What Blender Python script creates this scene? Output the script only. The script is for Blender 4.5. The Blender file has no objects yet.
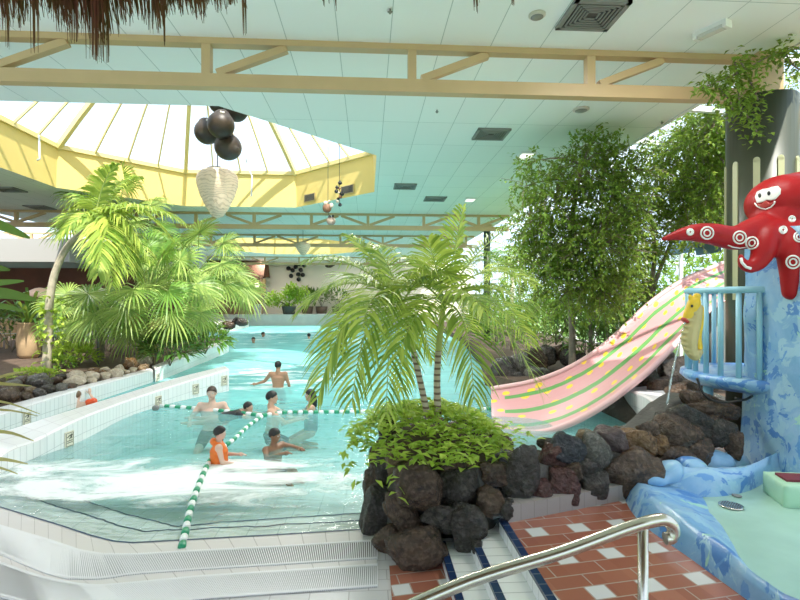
import bpy, bmesh, math, random
from mathutils import Vector, Matrix, noise
V = Vector
PI = math.pi
RN = random.Random(11)
scene = bpy.context.scene
col = scene.collection
# ---------------------------------------------------------------- camera model (used to read real positions off the photo)
H = 1.9; F = 500.0; A = math.atan(32 / 500.0)
FW = V((math.sin(A), math.cos(A), 0)); RT = V((math.cos(A), -math.sin(A), 0))
def W(px, py, d):
    p = RT * ((px - 400) / F * d) + FW * d
    return V((p.x, p.y, H - (py - 300) / F * d))
def G(px, py, z=0.0):
    return W(px, py, (H - z) * F / (py - 300))
HC = H + 3.08          # ceiling height
ZU = 0.30              # upper terrace level
def lerp(a, b, t): return a + (b - a) * t

# ---------------------------------------------------------------- mesh builder
class MB:
    def __init__(s): s.v = []; s.f = []; s.mi = []; s.uv = []; s.sm = []
    def face(s, idx, m=0, uv=None, sm=False):
        s.f.append(tuple(idx)); s.mi.append(m); s.uv.append(uv); s.sm.append(sm)
    def add(s, p): s.v.append(tuple(p)); return len(s.v) - 1
    def quad(s, a, b, c, d, m=0, uv=None, sm=False):
        n = len(s.v); s.v += [tuple(a), tuple(b), tuple(c), tuple(d)]; s.face((n, n+1, n+2, n+3), m, uv, sm)
    def tri(s, a, b, c, m=0):
        n = len(s.v); s.v += [tuple(a), tuple(b), tuple(c)]; s.face((n, n+1, n+2), m)
    def obox(s, c, ax, ay, az, m=0):
        """box from centre and three half-axis vectors"""
        c = V(c); n = len(s.v)
        for i in (-1, 1):
            for j in (-1, 1):
                for k in (-1, 1): s.v.append(tuple(c + ax*i + ay*j + az*k))
        for q in ((0,1,3,2),(4,6,7,5),(0,4,5,1),(2,3,7,6),(0,2,6,4),(1,5,7,3)): s.face([n+t for t in q], m)
    def box(s, x0, x1, y0, y1, z0, z1, m=0):
        s.obox(((x0+x1)/2, (y0+y1)/2, (z0+z1)/2), V(((x1-x0)/2,0,0)), V((0,(y1-y0)/2,0)), V((0,0,(z1-z0)/2)), m)
    def bar(s, a, b, w, h, m=0, up=V((0,0,1))):
        """rectangular bar from a to b, w sideways, h along up"""
        a = V(a); b = V(b); t = (b-a); L = t.length; t.normalize()
        sd = t.cross(up)
        if sd.length < 1e-4: sd = t.cross(V((0,1,0)))
        sd.normalize(); u = sd.cross(t).normalized()
        s.obox((a+b)/2, t*(L/2), sd*(w/2), u*(h/2), m)
    def tube(s, pts, rad, n=8, m=0, caps=True, sm=True, uvs=False):
        pts = [V(p) for p in pts]; k = len(pts)
        if not hasattr(rad, '__len__'): rad = [rad]*k
        base = len(s.v); prev = None
        for i, p in enumerate(pts):
            t = (pts[min(i+1,k-1)] - pts[max(i-1,0)])
            if t.length < 1e-9: t = V((0,0,1))
            t.normalize()
            if prev is None:
                r = t.cross(V((0,0,1)))
                if r.length < 1e-3: r = t.cross(V((0,1,0)))
            else: r = prev - t*prev.dot(t)
            r.normalize(); prev = r; q = t.cross(r)
            for j in range(n):
                a = 2*PI*j/n; s.v.append(tuple(p + (r*math.cos(a) + q*math.sin(a))*rad[i]))
        for i in range(k-1):
            for j in range(n):
                a = base+i*n+j; b = base+i*n+(j+1)%n
                s.face((a, b, b+n, a+n), m, None, sm)
        if caps:
            s.face([base+j for j in range(n)][::-1], m); s.face([base+(k-1)*n+j for j in range(n)], m)
    def lathe(s, c, prof, n=24, m=0, sm=True, axis=None):
        """profile list of (radius, height); optional axis vector"""
        c = V(c); az = V((0,0,1)) if axis is None else V(axis).normalized()
        ax = az.cross(V((0,1,0)))
        if ax.length < 1e-3: ax = V((1,0,0))
        ax.normalize(); ay = az.cross(ax); base = len(s.v); k = len(prof)
        for r, h in prof:
            for j in range(n):
                a = 2*PI*j/n; s.v.append(tuple(c + az*h + (ax*math.cos(a)+ay*math.sin(a))*r))
        for i in range(k-1):
            for j in range(n):
                a = base+i*n+j; b = base+i*n+(j+1)%n
                s.face((a, b, b+n, a+n), m, None, sm)
        s.face([base+j for j in range(n)][::-1], m); s.face([base+(k-1)*n+j for j in range(n)], m)
    def ell(s, c, rx, ry=None, rz=None, nu=12, nv=8, m=0, rot=None, sm=True):
        ry = rx if ry is None else ry; rz = rx if rz is None else rz
        c = V(c); base = len(s.v)
        def pt(u, w):
            p = V((rx*math.sin(w)*math.cos(u), ry*math.sin(w)*math.sin(u), rz*math.cos(w)))
            if rot: p = rot @ p
            return tuple(c+p)
        s.v.append(pt(0,0))
        for i in range(1,nv):
            for j in range(nu): s.v.append(pt(2*PI*j/nu, PI*i/nv))
        s.v.append(pt(0,PI)); last = len(s.v)-1
        for j in range(nu):
            s.face((base, base+1+j, base+1+(j+1)%nu), m, None, sm)
            for i in range(nv-2):
                a = base+1+i*nu+j; b = base+1+i*nu+(j+1)%nu
                s.face((a, a+nu, b+nu, b), m, None, sm)
            s.face((last, base+1+(nv-2)*nu+(j+1)%nu, base+1+(nv-2)*nu+j), m, None, sm)
    def chain(s, pts, rad, step=.35):
        """overlapping spheres along a polyline (to be fused by remesh)"""
        for i in range(len(pts)-1):
            a = V(pts[i]); b = V(pts[i+1]); ra = rad[i]; rb = rad[i+1]
            k = max(2, int((b-a).length/(min(ra,rb)*step)))
            for j in range(k+1):
                t = j/k; s.ell(a.lerp(b,t), lerp(ra,rb,t), nu=10, nv=8)
    def prism(s, poly, z0, z1, m=0, mside=None):
        """vertical prism of an xy polygon (any winding); z1 may be a list"""
        k = len(poly); ar = sum(poly[i][0]*poly[(i+1)%k][1]-poly[(i+1)%k][0]*poly[i][1] for i in range(k))
        if ar < 0: poly = poly[::-1]
        n = len(s.v); ms = m if mside is None else mside
        for p in poly: s.v.append((p[0], p[1], z0))
        for p in poly: s.v.append((p[0], p[1], z1))
        s.face([n+i for i in range(k)][::-1], ms); s.face([n+k+i for i in range(k)], m)
        for i in range(k):
            j = (i+1)%k; L = 0
            s.face((n+i, n+j, n+k+j, n+k+i), ms)
    def grid(s, fn, nu, nv, m=0, sm=True, uv=True):
        base = len(s.v)
        for i in range(nu+1):
            for j in range(nv+1): s.v.append(tuple(fn(i/nu, j/nv)))
        for i in range(nu):
            for j in range(nv):
                a = base+i*(nv+1)+j; b = a+nv+1
                q = [(i/nu,j/nv),((i+1)/nu,j/nv),((i+1)/nu,(j+1)/nv),(i/nu,(j+1)/nv)]
                s.face((a, b, b+1, a+1), m, q if uv else None, sm)
    def mesh(s, name, mats):
        me = bpy.data.meshes.new(name); me.from_pydata(s.v, [], s.f); 
        for mm in (mats if isinstance(mats,(list,tuple)) else [mats]): me.materials.append(mm)
        me.polygons.foreach_set('material_index', s.mi); me.polygons.foreach_set('use_smooth', s.sm)
        if any(u is not None for u in s.uv):
            ul = me.uv_layers.new(name='UVMap'); k = 0
            for fi, f in enumerate(s.f):
                for q in range(len(f)):
                    if s.uv[fi] is not None: ul.data[k].uv = s.uv[fi][q]
                    k += 1
        me.update(); return me
    def build(s, name, mats, parent=None, origin=None):
        return put(s.mesh(name, mats), name, parent, origin)
def wloc(o):
    return o.location + (wloc(o.parent) if o.parent else V((0,0,0)))
def put(me, name, parent=None, origin=None):
    if parent is not None: off = wloc(parent)
    elif origin is not None: off = V(origin)
    else:
        xs = [v.co for v in me.vertices]
        off = V(((min(c.x for c in xs)+max(c.x for c in xs))/2, (min(c.y for c in xs)+max(c.y for c in xs))/2, min(c.z for c in xs)))
    me.transform(Matrix.Translation(-off))
    o = bpy.data.objects.new(name, me); col.objects.link(o)
    if parent is not None: o.parent = parent
    else: o.location = off
    return o
def tag(o, label=None, cat=None, group=None, kind=None):
    if label: o['label'] = label
    if cat: o['category'] = cat
    if group: o['group'] = group
    if kind: o['kind'] = kind
    return o
def thing(name, label, cat, loc=(0,0,0), group=None):
    o = bpy.data.objects.new(name, None); col.objects.link(o); o.location = loc; o.empty_display_size = .1
    return tag(o, label, cat, group)
def dup(root, loc, rz=0, sc=1, label=None, group=None):
    r = root.copy(); col.objects.link(r); r.location = loc; r.rotation_euler = (0,0,rz); r.scale = (sc,sc,sc)
    if label: r['label'] = label
    if group: r['group'] = group
    for ch in list(root.children):
        c = ch.copy(); col.objects.link(c); c.parent = r
        for g in ch.children:
            d = g.copy(); col.objects.link(d); d.parent = c
    return r
def fuse(mb, voxel=.02, smooth=4, fac=.5):
    """voxel-union of overlapping closed shapes into one continuous mesh, returned as a new MB"""
    me = mb.mesh('tmp', []); o = bpy.data.objects.new('tmp', me); col.objects.link(o)
    r = o.modifiers.new('r','REMESH'); r.mode = 'VOXEL'; r.voxel_size = voxel
    if smooth:
        q = o.modifiers.new('s','SMOOTH'); q.iterations = smooth; q.factor = fac
    bpy.context.view_layer.update()
    ev = o.evaluated_get(bpy.context.evaluated_depsgraph_get()); m2 = bpy.data.meshes.new_from_object(ev)
    out = MB(); out.v = [tuple(v.co) for v in m2.vertices]
    for p in m2.polygons: out.face(tuple(p.vertices), 0, None, True)
    bpy.data.objects.remove(o); bpy.data.meshes.remove(me); bpy.data.meshes.remove(m2)
    return out

# ---------------------------------------------------------------- materials
def N(nt, t, **kw):
    n = nt.nodes.new(t)
    for k, v in kw.items(): setattr(n, k, v)
    return n
def newmat(name):
    m = bpy.data.materials.new(name); m.use_nodes = True; nt = m.node_tree
    return m, nt, nt.nodes['Principled BSDF']
def mth(nt, op, a, b=None, c=None):
    n = N(nt, 'ShaderNodeMath', operation=op)
    for i, x in enumerate((a, b, c)):
        if x is None: continue
        if isinstance(x, (int, float)): n.inputs[i].default_value = x
        else: nt.links.new(x, n.inputs[i])
    return n.outputs[0]
def mixc(nt, fac, a, b):
    n = N(nt, 'ShaderNodeMix', data_type='RGBA')
    for s, x in ((n.inputs[0], fac), (n.inputs[6], a), (n.inputs[7], b)):
        if isinstance(x, (int, float)): s.default_value = x
        elif isinstance(x, (tuple, list)): s.default_value = (*x[:3], 1)
        else: nt.links.new(x, s)
    return n.outputs[2]
def noise_fac(nt, scale, detail=3, rough=.55, vec=None, dist=0):
    n = N(nt, 'ShaderNodeTexNoise'); n.inputs['Scale'].default_value = scale; n.inputs['Detail'].default_value = detail
    n.inputs['Roughness'].default_value = rough; n.inputs['Distortion'].default_value = dist
    if vec is not None: nt.links.new(vec, n.inputs['Vector'])
    else: nt.links.new(N(nt,'ShaderNodeNewGeometry').outputs['Position'], n.inputs['Vector'])
    return n.outputs['Fac']
def bump(nt, bs, h, strength=.3, dist=.02):
    b = N(nt, 'ShaderNodeBump'); b.inputs['Strength'].default_value = strength; b.inputs['Distance'].default_value = dist
    nt.links.new(h, b.inputs['Height']); nt.links.new(b.outputs[0], bs.inputs['Normal'])
def ramp(nt, fac, stops, interp='LINEAR'):
    r = N(nt, 'ShaderNodeValToRGB'); r.color_ramp.interpolation = interp; e = r.color_ramp.elements
    while len(e) < len(stops): e.new(.5)
    for i, (p, c) in enumerate(stops): e[i].position = p; e[i].color = (*c[:3], 1)
    nt.links.new(fac, r.inputs[0]); return r.outputs[0]
def mat(name, c, rough=.5, var=0, vs=6, bmp=0, bs=25, metal=0, spec=.5, emit=0, c2=None):
    m, nt, b = newmat(name)
    b.inputs['Roughness'].default_value = rough; b.inputs['Metallic'].default_value = metal
    b.inputs['Specular IOR Level'].default_value = spec
    b.inputs['Base Color'].default_value = (*c, 1)
    if var or c2:
        lo = tuple(x*(1-var) for x in c); hi = c2 if c2 else tuple(min(1,x*(1+var)) for x in c)
        f = noise_fac(nt, vs, 4)
        f = mth(nt, 'MULTIPLY_ADD', f, 2.2, -.6)
        nt.links.new(mixc(nt, f, lo, hi), b.inputs['Base Color'])
        nt.links.new(ramp(nt, f, [(0,(0,0,0)),(1,(1,1,1))]), N(nt,'ShaderNodeMath').inputs[0])
    if bmp: bump(nt, b, noise_fac(nt, bs, 5), bmp)
    if emit:
        b.inputs['Emission Color'].default_value = (*c,1); b.inputs['Emission Strength'].default_value = emit
    return m
def leafmat(name, c1, c2, transl=.35, rough=.4):
    m, nt, b = newmat(name); g = N(nt, 'ShaderNodeNewGeometry')
    cc = mixc(nt, g.outputs['Random Per Island'], c1, c2)
    nt.links.new(cc, b.inputs['Base Color']); b.inputs['Roughness'].default_value = rough; b.inputs['Specular IOR Level'].default_value = .35
    t = N(nt, 'ShaderNodeBsdfTranslucent'); 
    nt.links.new(mixc(nt, .5, cc, (.65,.8,.12)), t.inputs[0])
    mx = N(nt, 'ShaderNodeMixShader'); mx.inputs[0].default_value = transl
    nt.links.new(b.outputs[0], mx.inputs[1]); nt.links.new(t.outputs[0], mx.inputs[2])
    nt.links.new(mx.outputs[0], nt.nodes['Material Output'].inputs[0]); return m
def tilemat(name, c, grout, sx, sy, lw=.012, src='pos', ox=0, oy=0, rough=.25, stagger=False, var=.03, rot=0, fill=None):
    """rectangular tiles; src pos -> world xy, uv -> uv in metres"""
    m, nt, b = newmat(name)
    if src == 'uv': vec = N(nt,'ShaderNodeTexCoord').outputs['UV']
    else: vec = N(nt,'ShaderNodeNewGeometry').outputs['Position']
    mp = N(nt,'ShaderNodeMapping'); nt.links.new(vec, mp.inputs[0]); mp.inputs['Rotation'].default_value = (0,0,rot); mp.inputs['Location'].default_value = (-ox,-oy,0)
    s = N(nt,'ShaderNodeSeparateXYZ'); nt.links.new(mp.outputs[0], s.inputs[0])
    y = mth(nt,'DIVIDE', s.outputs[1], sy); x = mth(nt,'DIVIDE', s.outputs[0], sx)
    if stagger: x = mth(nt,'ADD', x, mth(nt,'MULTIPLY', mth(nt,'FLOOR', y), .5))
    fx = mth(nt,'FRACT', x); fy = mth(nt,'FRACT', y)
    mk = mth(nt,'MAXIMUM', mth(nt,'LESS_THAN', fx, lw/sx), mth(nt,'LESS_THAN', fy, lw/sy))
    cb = N(nt,'ShaderNodeCombineXYZ'); nt.links.new(mth(nt,'FLOOR',x), cb.inputs[0]); nt.links.new(mth(nt,'FLOOR',y), cb.inputs[1])
    wn = N(nt,'ShaderNodeTexWhiteNoise'); nt.links.new(cb.outputs[0], wn.inputs[0])
    cc = mixc(nt, wn.outputs['Value'], tuple(k*(1-var) for k in c), tuple(min(1,k*(1+var)) for k in c))
    nt.links.new(mixc(nt, mk, cc, grout), b.inputs['Base Color'])
    b.inputs['Roughness'].default_value = rough
    bump(nt, b, mth(nt,'SUBTRACT', 1, mk), .2, .004)
    return m
# ================================================================ MATERIALS OF THE SHELL
M = {}
M['white'] = mat('white paint', (.82,.83,.82), .45)
M['cream_steel'] = mat('cream painted steel', (.56,.385,.205), .45, .06, 2)
M['yellow_wall'] = mat('pale yellow plaster', (.84,.63,.22), .7, .03, 1.5)
M['rib'] = mat('yellow painted glazing rib', (.78,.62,.28), .45)
M['dark_metal'] = mat('dark grille metal', (.05,.05,.05), .5)
M['grey_metal'] = mat('grey grille metal', (.22,.22,.21), .5)
M['steel'] = mat('brushed stainless steel', (.62,.58,.52), .25, .05, 40, metal=1)
M['ceil'] = tilemat('mint ceiling panels', (.86,.89,.87), (.48,.54,.52), .611, 1.233, .010, ox=.257, oy=8.62-1.233*8, rough=.7, var=.02)
M['deck'] = tilemat('white deck tiles', (.58,.55,.56), (.36,.32,.33), .25, .125, .006, rough=.3, stagger=True, rot=0)
M['pooltile'] = tilemat('white pool bottom tiles', (.80,.84,.83), (.55,.62,.62), .25, .25, .008, rough=.4)
M['walltile'] = tilemat('white upright wall tiles', (.84,.84,.83), (.55,.56,.56), .10, .20, .007, src='uv', rough=.2)
M['coping'] = tilemat('lavender white coping tiles', (.82,.80,.81), (.62,.58,.60), .22, .14, .006, src='uv', rough=.3)
M['steptile'] = tilemat('white stair tiles', (.86,.86,.86), (.48,.48,.48), .5, .105, .006, ox=.02, oy=.02, rough=.3)
M['bluetile'] = tilemat('dark blue edge tiles', (.015,.035,.10), (.16,.18,.22), .5, .105, .005, ox=.02, oy=.02, rough=.2)
M['skirt'] = tilemat('grey skirting tiles', (.34,.30,.285), (.22,.20,.19), .115, .5, .005, src='uv', rough=.3)
M['beige'] = mat('beige plaster', (.80,.72,.62), .8, .04, .6)
M['brown_wall'] = mat('dark red brown panelling', (.16,.055,.035), .6, .25, 1.2)
M['soffit'] = mat('pale grey soffit', (.40,.38,.35), .7)
M['soil'] = mat('dark soil', (.10,.065,.045), .95, .35, 8, .6, 30)
M['concrete'] = mat('pale concrete', (.62,.58,.54), .8, .08, 2)
M['grass'] = mat('lawn', (.16,.30,.06), .9, .3, 3)
def red_floor():
    m, nt, b = newmat('red terrace tiles')
    mp = N(nt,'ShaderNodeMapping'); nt.links.new(N(nt,'ShaderNodeNewGeometry').outputs['Position'], mp.inputs[0])
    rot = math.radians(-8.5); mp.inputs['Rotation'].default_value = (0,0,rot)
    # lattice origin at one white square centre
    x0, y0 = 1.163, 3.381; c, s_ = math.cos(rot), math.sin(rot)
    sx, sy, wu, wv = .318, .362, .40, .34
    mp.inputs['Location'].default_value = (-(c*x0 - s_*y0) + wu*sx/2, -(s_*x0 + c*y0) + wv*sy/2, 0)
    s = N(nt,'ShaderNodeSeparateXYZ'); nt.links.new(mp.outputs[0], s.inputs[0])
    x = mth(nt,'DIVIDE', s.outputs[0], sx); y = mth(nt,'DIVIDE', s.outputs[1], sy)
    u = mth(nt,'FRACT', x); v = mth(nt,'FRACT', y)
    r1 = mth(nt,'LESS_THAN', v, wv); r2 = mth(nt,'MULTIPLY', mth(nt,'GREATER_THAN', v, wv), mth(nt,'LESS_THAN', v, .67)); r3 = mth(nt,'GREATER_THAN', v, .67)
    white = mth(nt,'MULTIPLY', r1, mth(nt,'LESS_THAN', u, wu))
    lw = .012
    def near(val, at, w): return mth(nt,'COMPARE', val, at, w)
    g = near(v, 0, lw); 
    for at in (wv, .67, 1.0): g = mth(nt,'MAXIMUM', g, near(v, at, lw))
    for row, ats in ((r1,(0,wu,1)),(r2,(.2,)),(r3,(.7,))):
        for at in ats: g = mth(nt,'MAXIMUM', g, mth(nt,'MULTIPLY', row, near(u, at, lw*1.1)))
    cb = N(nt,'ShaderNodeCombineXYZ'); nt.links.new(mth(nt,'FLOOR', mth(nt,'MULTIPLY',x,2)), cb.inputs[0]); nt.links.new(mth(nt,'FLOOR', mth(nt,'MULTIPLY',y,3)), cb.inputs[1])
    wn = N(nt,'ShaderNodeTexWhiteNoise'); nt.links.new(cb.outputs[0], wn.inputs[0])
    red = mixc(nt, wn.outputs['Value'], (.31,.105,.070), (.39,.145,.095))
    cc = mixc(nt, white, red, (.66,.64,.64)); cc = mixc(nt, g, cc, (.42,.31,.26))
    nt.links.new(cc, b.inputs['Base Color']); b.inputs['Roughness'].default_value = .22
    bump(nt, b, noise_fac(nt, 25, 2), .05); return m
M['red'] = red_floor()
def glassmat(name, tint=(.96,.98,.98), refl=.07):
    m, nt, b = newmat(name); nt.nodes.remove(b)
    t = N(nt,'ShaderNodeBsdfTransparent'); t.inputs[0].default_value = (*tint,1)
    g = N(nt,'ShaderNodeBsdfGlossy'); g.inputs['Roughness'].default_value = .03
    mx = N(nt,'ShaderNodeMixShader'); mx.inputs[0].default_value = refl
    nt.links.new(t.outputs[0], mx.inputs[1]); nt.links.new(g.outputs[0], mx.inputs[2]); nt.links.new(mx.outputs[0], nt.nodes['Material Output'].inputs[0]); return m
M['glass'] = glassmat('roof glass')
def watermat():
    m, nt, b = newmat('pool water'); nt.nodes.remove(b); out = nt.nodes['Material Output']
    geo = N(nt,'ShaderNodeNewGeometry'); pos = geo.outputs['Position']
    t = N(nt,'ShaderNodeBsdfTransparent'); t.inputs[0].default_value = (.97,1,1,1)
    g = N(nt,'ShaderNodeBsdfGlossy'); g.inputs['Roughness'].default_value = .06
    mp = N(nt,'ShaderNodeMapping'); nt.links.new(pos, mp.inputs[0]); mp.inputs['Scale'].default_value = (1,1.5,1)
    h = mth(nt,'ADD', noise_fac(nt, 1.6, 3, .6, mp.outputs[0], .6), mth(nt,'MULTIPLY', noise_fac(nt, 6, 2, .5, mp.outputs[0], .4), .35))
    bp = N(nt,'ShaderNodeBump'); bp.inputs['Strength'].default_value = .5; bp.inputs['Distance'].default_value = .12; nt.links.new(h, bp.inputs['Height'])
    fr = N(nt,'ShaderNodeFresnel'); fr.inputs[0].default_value = 1.33
    nt.links.new(bp.outputs[0], fr.inputs['Normal']); nt.links.new(bp.outputs[0], g.inputs['Normal'])
    mx = N(nt,'ShaderNodeMixShader'); nt.links.new(mth(nt,'MULTIPLY', fr.outputs[0], .8), mx.inputs[0]); nt.links.new(t.outputs[0], mx.inputs[1]); nt.links.new(g.outputs[0], mx.inputs[2])
    # aerated, slightly milky water; foam with painted sun caustics in the shallows, foam and painted sparkle mid-pool
    s = N(nt,'ShaderNodeSeparateXYZ'); nt.links.new(pos, s.inputs[0])
    def clamp(x, lo=0.0, hi=1.0): return mth(nt,'MINIMUM', mth(nt,'MAXIMUM', x, lo), hi)
    def bell(v, c, w):
        d = mth(nt,'DIVIDE', mth(nt,'SUBTRACT', v, c), w); return mth(nt,'SUBTRACT', 1, mth(nt,'MINIMUM', mth(nt,'MULTIPLY', d, d), 1.0))
    mpf = N(nt,'ShaderNodeMapping'); nt.links.new(pos, mpf.inputs[0]); mpf.inputs['Scale'].default_value = (.6,1.5,1)
    fn = noise_fac(nt, 1.5, 8, .68, mpf.outputs[0], .8)
    milk = mth(nt,'MULTIPLY', clamp(mth(nt,'MULTIPLY_ADD', s.outputs[1], .14, -.62)), mth(nt,'MULTIPLY_ADD', fn, .7, .20))
    md = N(nt,'ShaderNodeBsdfDiffuse'); md.inputs[0].default_value = (.30,.72,.72,1)
    m1 = N(nt,'ShaderNodeMixShader'); nt.links.new(milk, m1.inputs[0]); nt.links.new(mx.outputs[0], m1.inputs[1]); nt.links.new(md.outputs[0], m1.inputs[2])
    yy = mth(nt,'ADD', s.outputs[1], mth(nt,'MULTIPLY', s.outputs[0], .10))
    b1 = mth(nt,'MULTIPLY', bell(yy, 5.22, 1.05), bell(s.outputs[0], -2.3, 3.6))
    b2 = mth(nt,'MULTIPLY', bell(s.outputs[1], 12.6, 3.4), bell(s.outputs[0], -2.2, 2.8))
    b3 = bell(s.outputs[1], 27, 9)  # far streaks: bright reflections painted white into the water
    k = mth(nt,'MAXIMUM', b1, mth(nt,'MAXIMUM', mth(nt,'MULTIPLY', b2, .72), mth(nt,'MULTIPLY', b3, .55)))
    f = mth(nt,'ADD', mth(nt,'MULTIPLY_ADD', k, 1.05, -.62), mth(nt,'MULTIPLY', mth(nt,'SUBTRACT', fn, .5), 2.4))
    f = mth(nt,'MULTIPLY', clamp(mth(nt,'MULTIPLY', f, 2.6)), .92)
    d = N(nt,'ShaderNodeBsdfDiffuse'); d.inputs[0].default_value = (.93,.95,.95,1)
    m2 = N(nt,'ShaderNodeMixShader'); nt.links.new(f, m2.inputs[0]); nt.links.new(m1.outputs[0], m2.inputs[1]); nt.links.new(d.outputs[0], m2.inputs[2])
    nt.links.new(m2.outputs[0], out.inputs[0])
    va = N(nt,'ShaderNodeVolumeAbsorption'); va.inputs[0].default_value = (.0,.80,.81,1); va.inputs[1].default_value = .20
    nt.links.new(va.outputs[0], out.inputs['Volume']); return m
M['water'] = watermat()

def struct(mb, name, mats, label=None, cat=None, kind='structure', parent=None):
    o = mb.build(name, mats, parent)
    if parent is None: tag(o, label, cat, None, kind)
    return o
# ================================================================ GROUND PLAN (world metres, water at z = 0)
def xy(p): return (p.x, p.y)
shore = [G(-60,492),G(0,509),G(59,527),G(92,538),G(114,543.5),G(133,545),G(187,542),G(275,537),G(363,531.5),G(400,529)]
edge2 = [G(-60,470),G(13,489),G(56,503),G(88,512),G(118,522),G(144,528),G(187,526),G(275,522),G(363,517),G(400,515)]
edge3 = [G(-60,452),G(35,475),G(80,489),G(125,503),G(176,515),G(203,512.6),G(269,508),G(363,502),G(400,500)]
outer = [G(-60,508),G(0,527),G(48,541),G(80,552),G(101,555.5),G(133,556),G(190,552.5),G(275,548),G(363,543)]
# front deck
mb = MB()
poly = [xy(p) for p in shore] + [(.62,4.9),(.62,3.55),(.15,3.55),(.15,-3),(-9,-3),(-9,5.5)]
mb.prism(poly, -.3, .012)
struct(mb, 'floor', M['deck'], 'white tiled beach-entry deck in front of the pool', 'deck')
# white tile border strip at the waterline and between the drains
M['stripe'] = tilemat('white border tiles', (.68,.62,.62), (.40,.34,.34), .19, .5, .006, src='uv', rough=.3)
def ribbon(a, b, z, mats, name, m=None):
    mb = MB(); L = 0
    k = min(len(a), len(b))
    for i in range(k-1):
        l = (a[i+1]-a[i]).length
        za, zb = (V((0,0,z)),)*2
        mb.quad(a[i]*1+za, a[i+1]*1+za, b[i+1]*1+za, b[i]*1+za, 0, [(L,.02),(L+l,.02),(L+l,.4),(L,.4)]); L += l
    return mb
def resample(pl, n):
    ds = [0]
    for i in range(len(pl)-1): ds.append(ds[-1]+(pl[i+1]-pl[i]).length)
    out = []
    for k in range(n):
        t = ds[-1]*k/(n-1); i = max(j for j in range(len(ds)-1) if ds[j] <= t+1e-9)
        out.append(pl[i].lerp(pl[i+1], (t-ds[i])/max(1e-9, ds[i+1]-ds[i])))
    return out
sh = resample(shore[:-1], 40); ou = resample(outer, 40)
struct(ribbon(sh, ou, .016, None, None), 'trim_1', M['stripe'])
st_t = resample([G(-60,536),G(0,556.5),G(24,567.5),G(48,577),G(67,582),G(101,582.5),G(133,577),G(200,572.5),G(377,561.3)], 40)
st_b = resample([G(-60,544),G(0,564),G(24,573),G(45,579.5),G(61,583),G(80,586.5),G(101,587.5),G(149,583),G(200,578),G(377,566)], 40)
struct(ribbon(st_t, st_b, .016, None, None), 'trim_2', M['stripe'])
g2b = resample([G(-60,585),G(0,600),G(48,612),G(101,612),G(200,602),G(377,589.5)], 40)
# drain gratings: bars between two rails
M['grate'] = mat('white plastic grating', (.80,.77,.80), .4); M['gap'] = mat('dark drain channel', (.16,.15,.16), .8)
def grating(a, b, label):
    t = thing('drain_grate', label, 'drain grate', (a[-1]+b[-1])/2)
    ch = MB(); br = MB()
    n = 40
    A_ = resample(a, n); B_ = resample(b, n)
    for i in range(n-1):
        z = V((0,0,.0135)); ch.quad(A_[i]+z, A_[i+1]+z, B_[i+1]+z, B_[i]+z)
    nb = 250
    A2 = resample(a, nb); B2 = resample(b, nb)
    for i in range(nb):
        br.bar(A2[i]+V((0,0,.018)), B2[i]+V((0,0,.018)), .0085, .007)
    ch.build('channel', M['gap'], t)
    for i in range(nb-1):
        for q in (.06, .94):
            p0 = A2[i].lerp(B2[i], q); p1 = A2[i+1].lerp(B2[i+1], q); br.bar(p0+V((0,0,.018)), p1+V((0,0,.018)), .012, .008)
    br.build('bars', M['grate'], t)
ou2 = resample(outer[:-1]+[G(377,541.5)], 40)
grating(ou2, st_t, 'white slatted drain grate nearest the waterline of the pool')
grating(st_b, g2b, 'white slatted drain grate at the bottom of the view, next to the red tiles')
# under-water step edges (dark blue tile lines) + stepped pool floor
def poolz(x, y):
    return 0
M['pooldeep'] = tilemat('pale blue pool tiles', (.80,.86,.86), (.62,.70,.71), .25, .25, .008, rough=.4)
mb = MB()
def zl(pl, z): return [V((p.x,p.y,z)) for p in pl]
n = 60
L0 = zl(resample(shore,n), -.025); L1 = zl(resample(edge2,n), -.03); L1b = zl(resample(edge2,n), -.10); L2 = zl(resample(edge3,n), -.105); L2b = zl(resample(edge3,n), -.18)
far, far2, far3 = ([V((lerp(-22, 9, i/(n-1)), y, z)) for i in range(n)] for y, z in ((9.5,-.75),(15,-1.1),(40,-1.6)))
for a, b in ((L0,L1),(L1,L1b),(L1b,L2),(L2,L2b),(L2b,far),(far,far2),(far2,far3)):
    for i in range(n-1): mb.quad(a[i], a[i+1], b[i+1], b[i])
mb.tri(L2b[-1], (9,4.0,-.3), far[-1]); mb.tri((-22,5,-.3), L2b[0], far[0])
struct(mb, 'pool_floor', M['pooltile'], 'white tiled pool bottom under the water', 'pool floor')
M['navy'] = mat('navy tile line', (.02,.05,.13), .35)
for k, (pl, z, wd) in enumerate(((shore,.0195,.018),(edge2,-.028,.022),(edge3,-.10,.018))):
    mb = MB(); pts = resample(pl, 160)
    pts = [V((p.x, p.y + (0 if k==0 else (noise.noise(V((p.x*5,k*7,0)))*.022+noise.noise(V((p.x*17,k*5,3)))*.012)), z)) for p in pts]
    for i in range(159): mb.quad(pts[i]+V((0,-wd/2,0)), pts[i+1]+V((0,-wd/2,0)), pts[i+1]+V((0,wd/2,0)), pts[i]+V((0,wd/2,0)))
    struct(mb, 'trim_%d' % (3+k), M['navy'])
# ---- water body
mb = MB(); 
w = [xy(p) for p in shore] + [(9,4.4),(9,38.0),(-22,38.0),(-22,7.0)]
mb.prism(w, -2.0, 0.0)
o = struct(mb, 'pool_water', M['water'], 'turquoise pool water with a white breaking wave near the steps', 'water', 'stuff')

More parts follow.
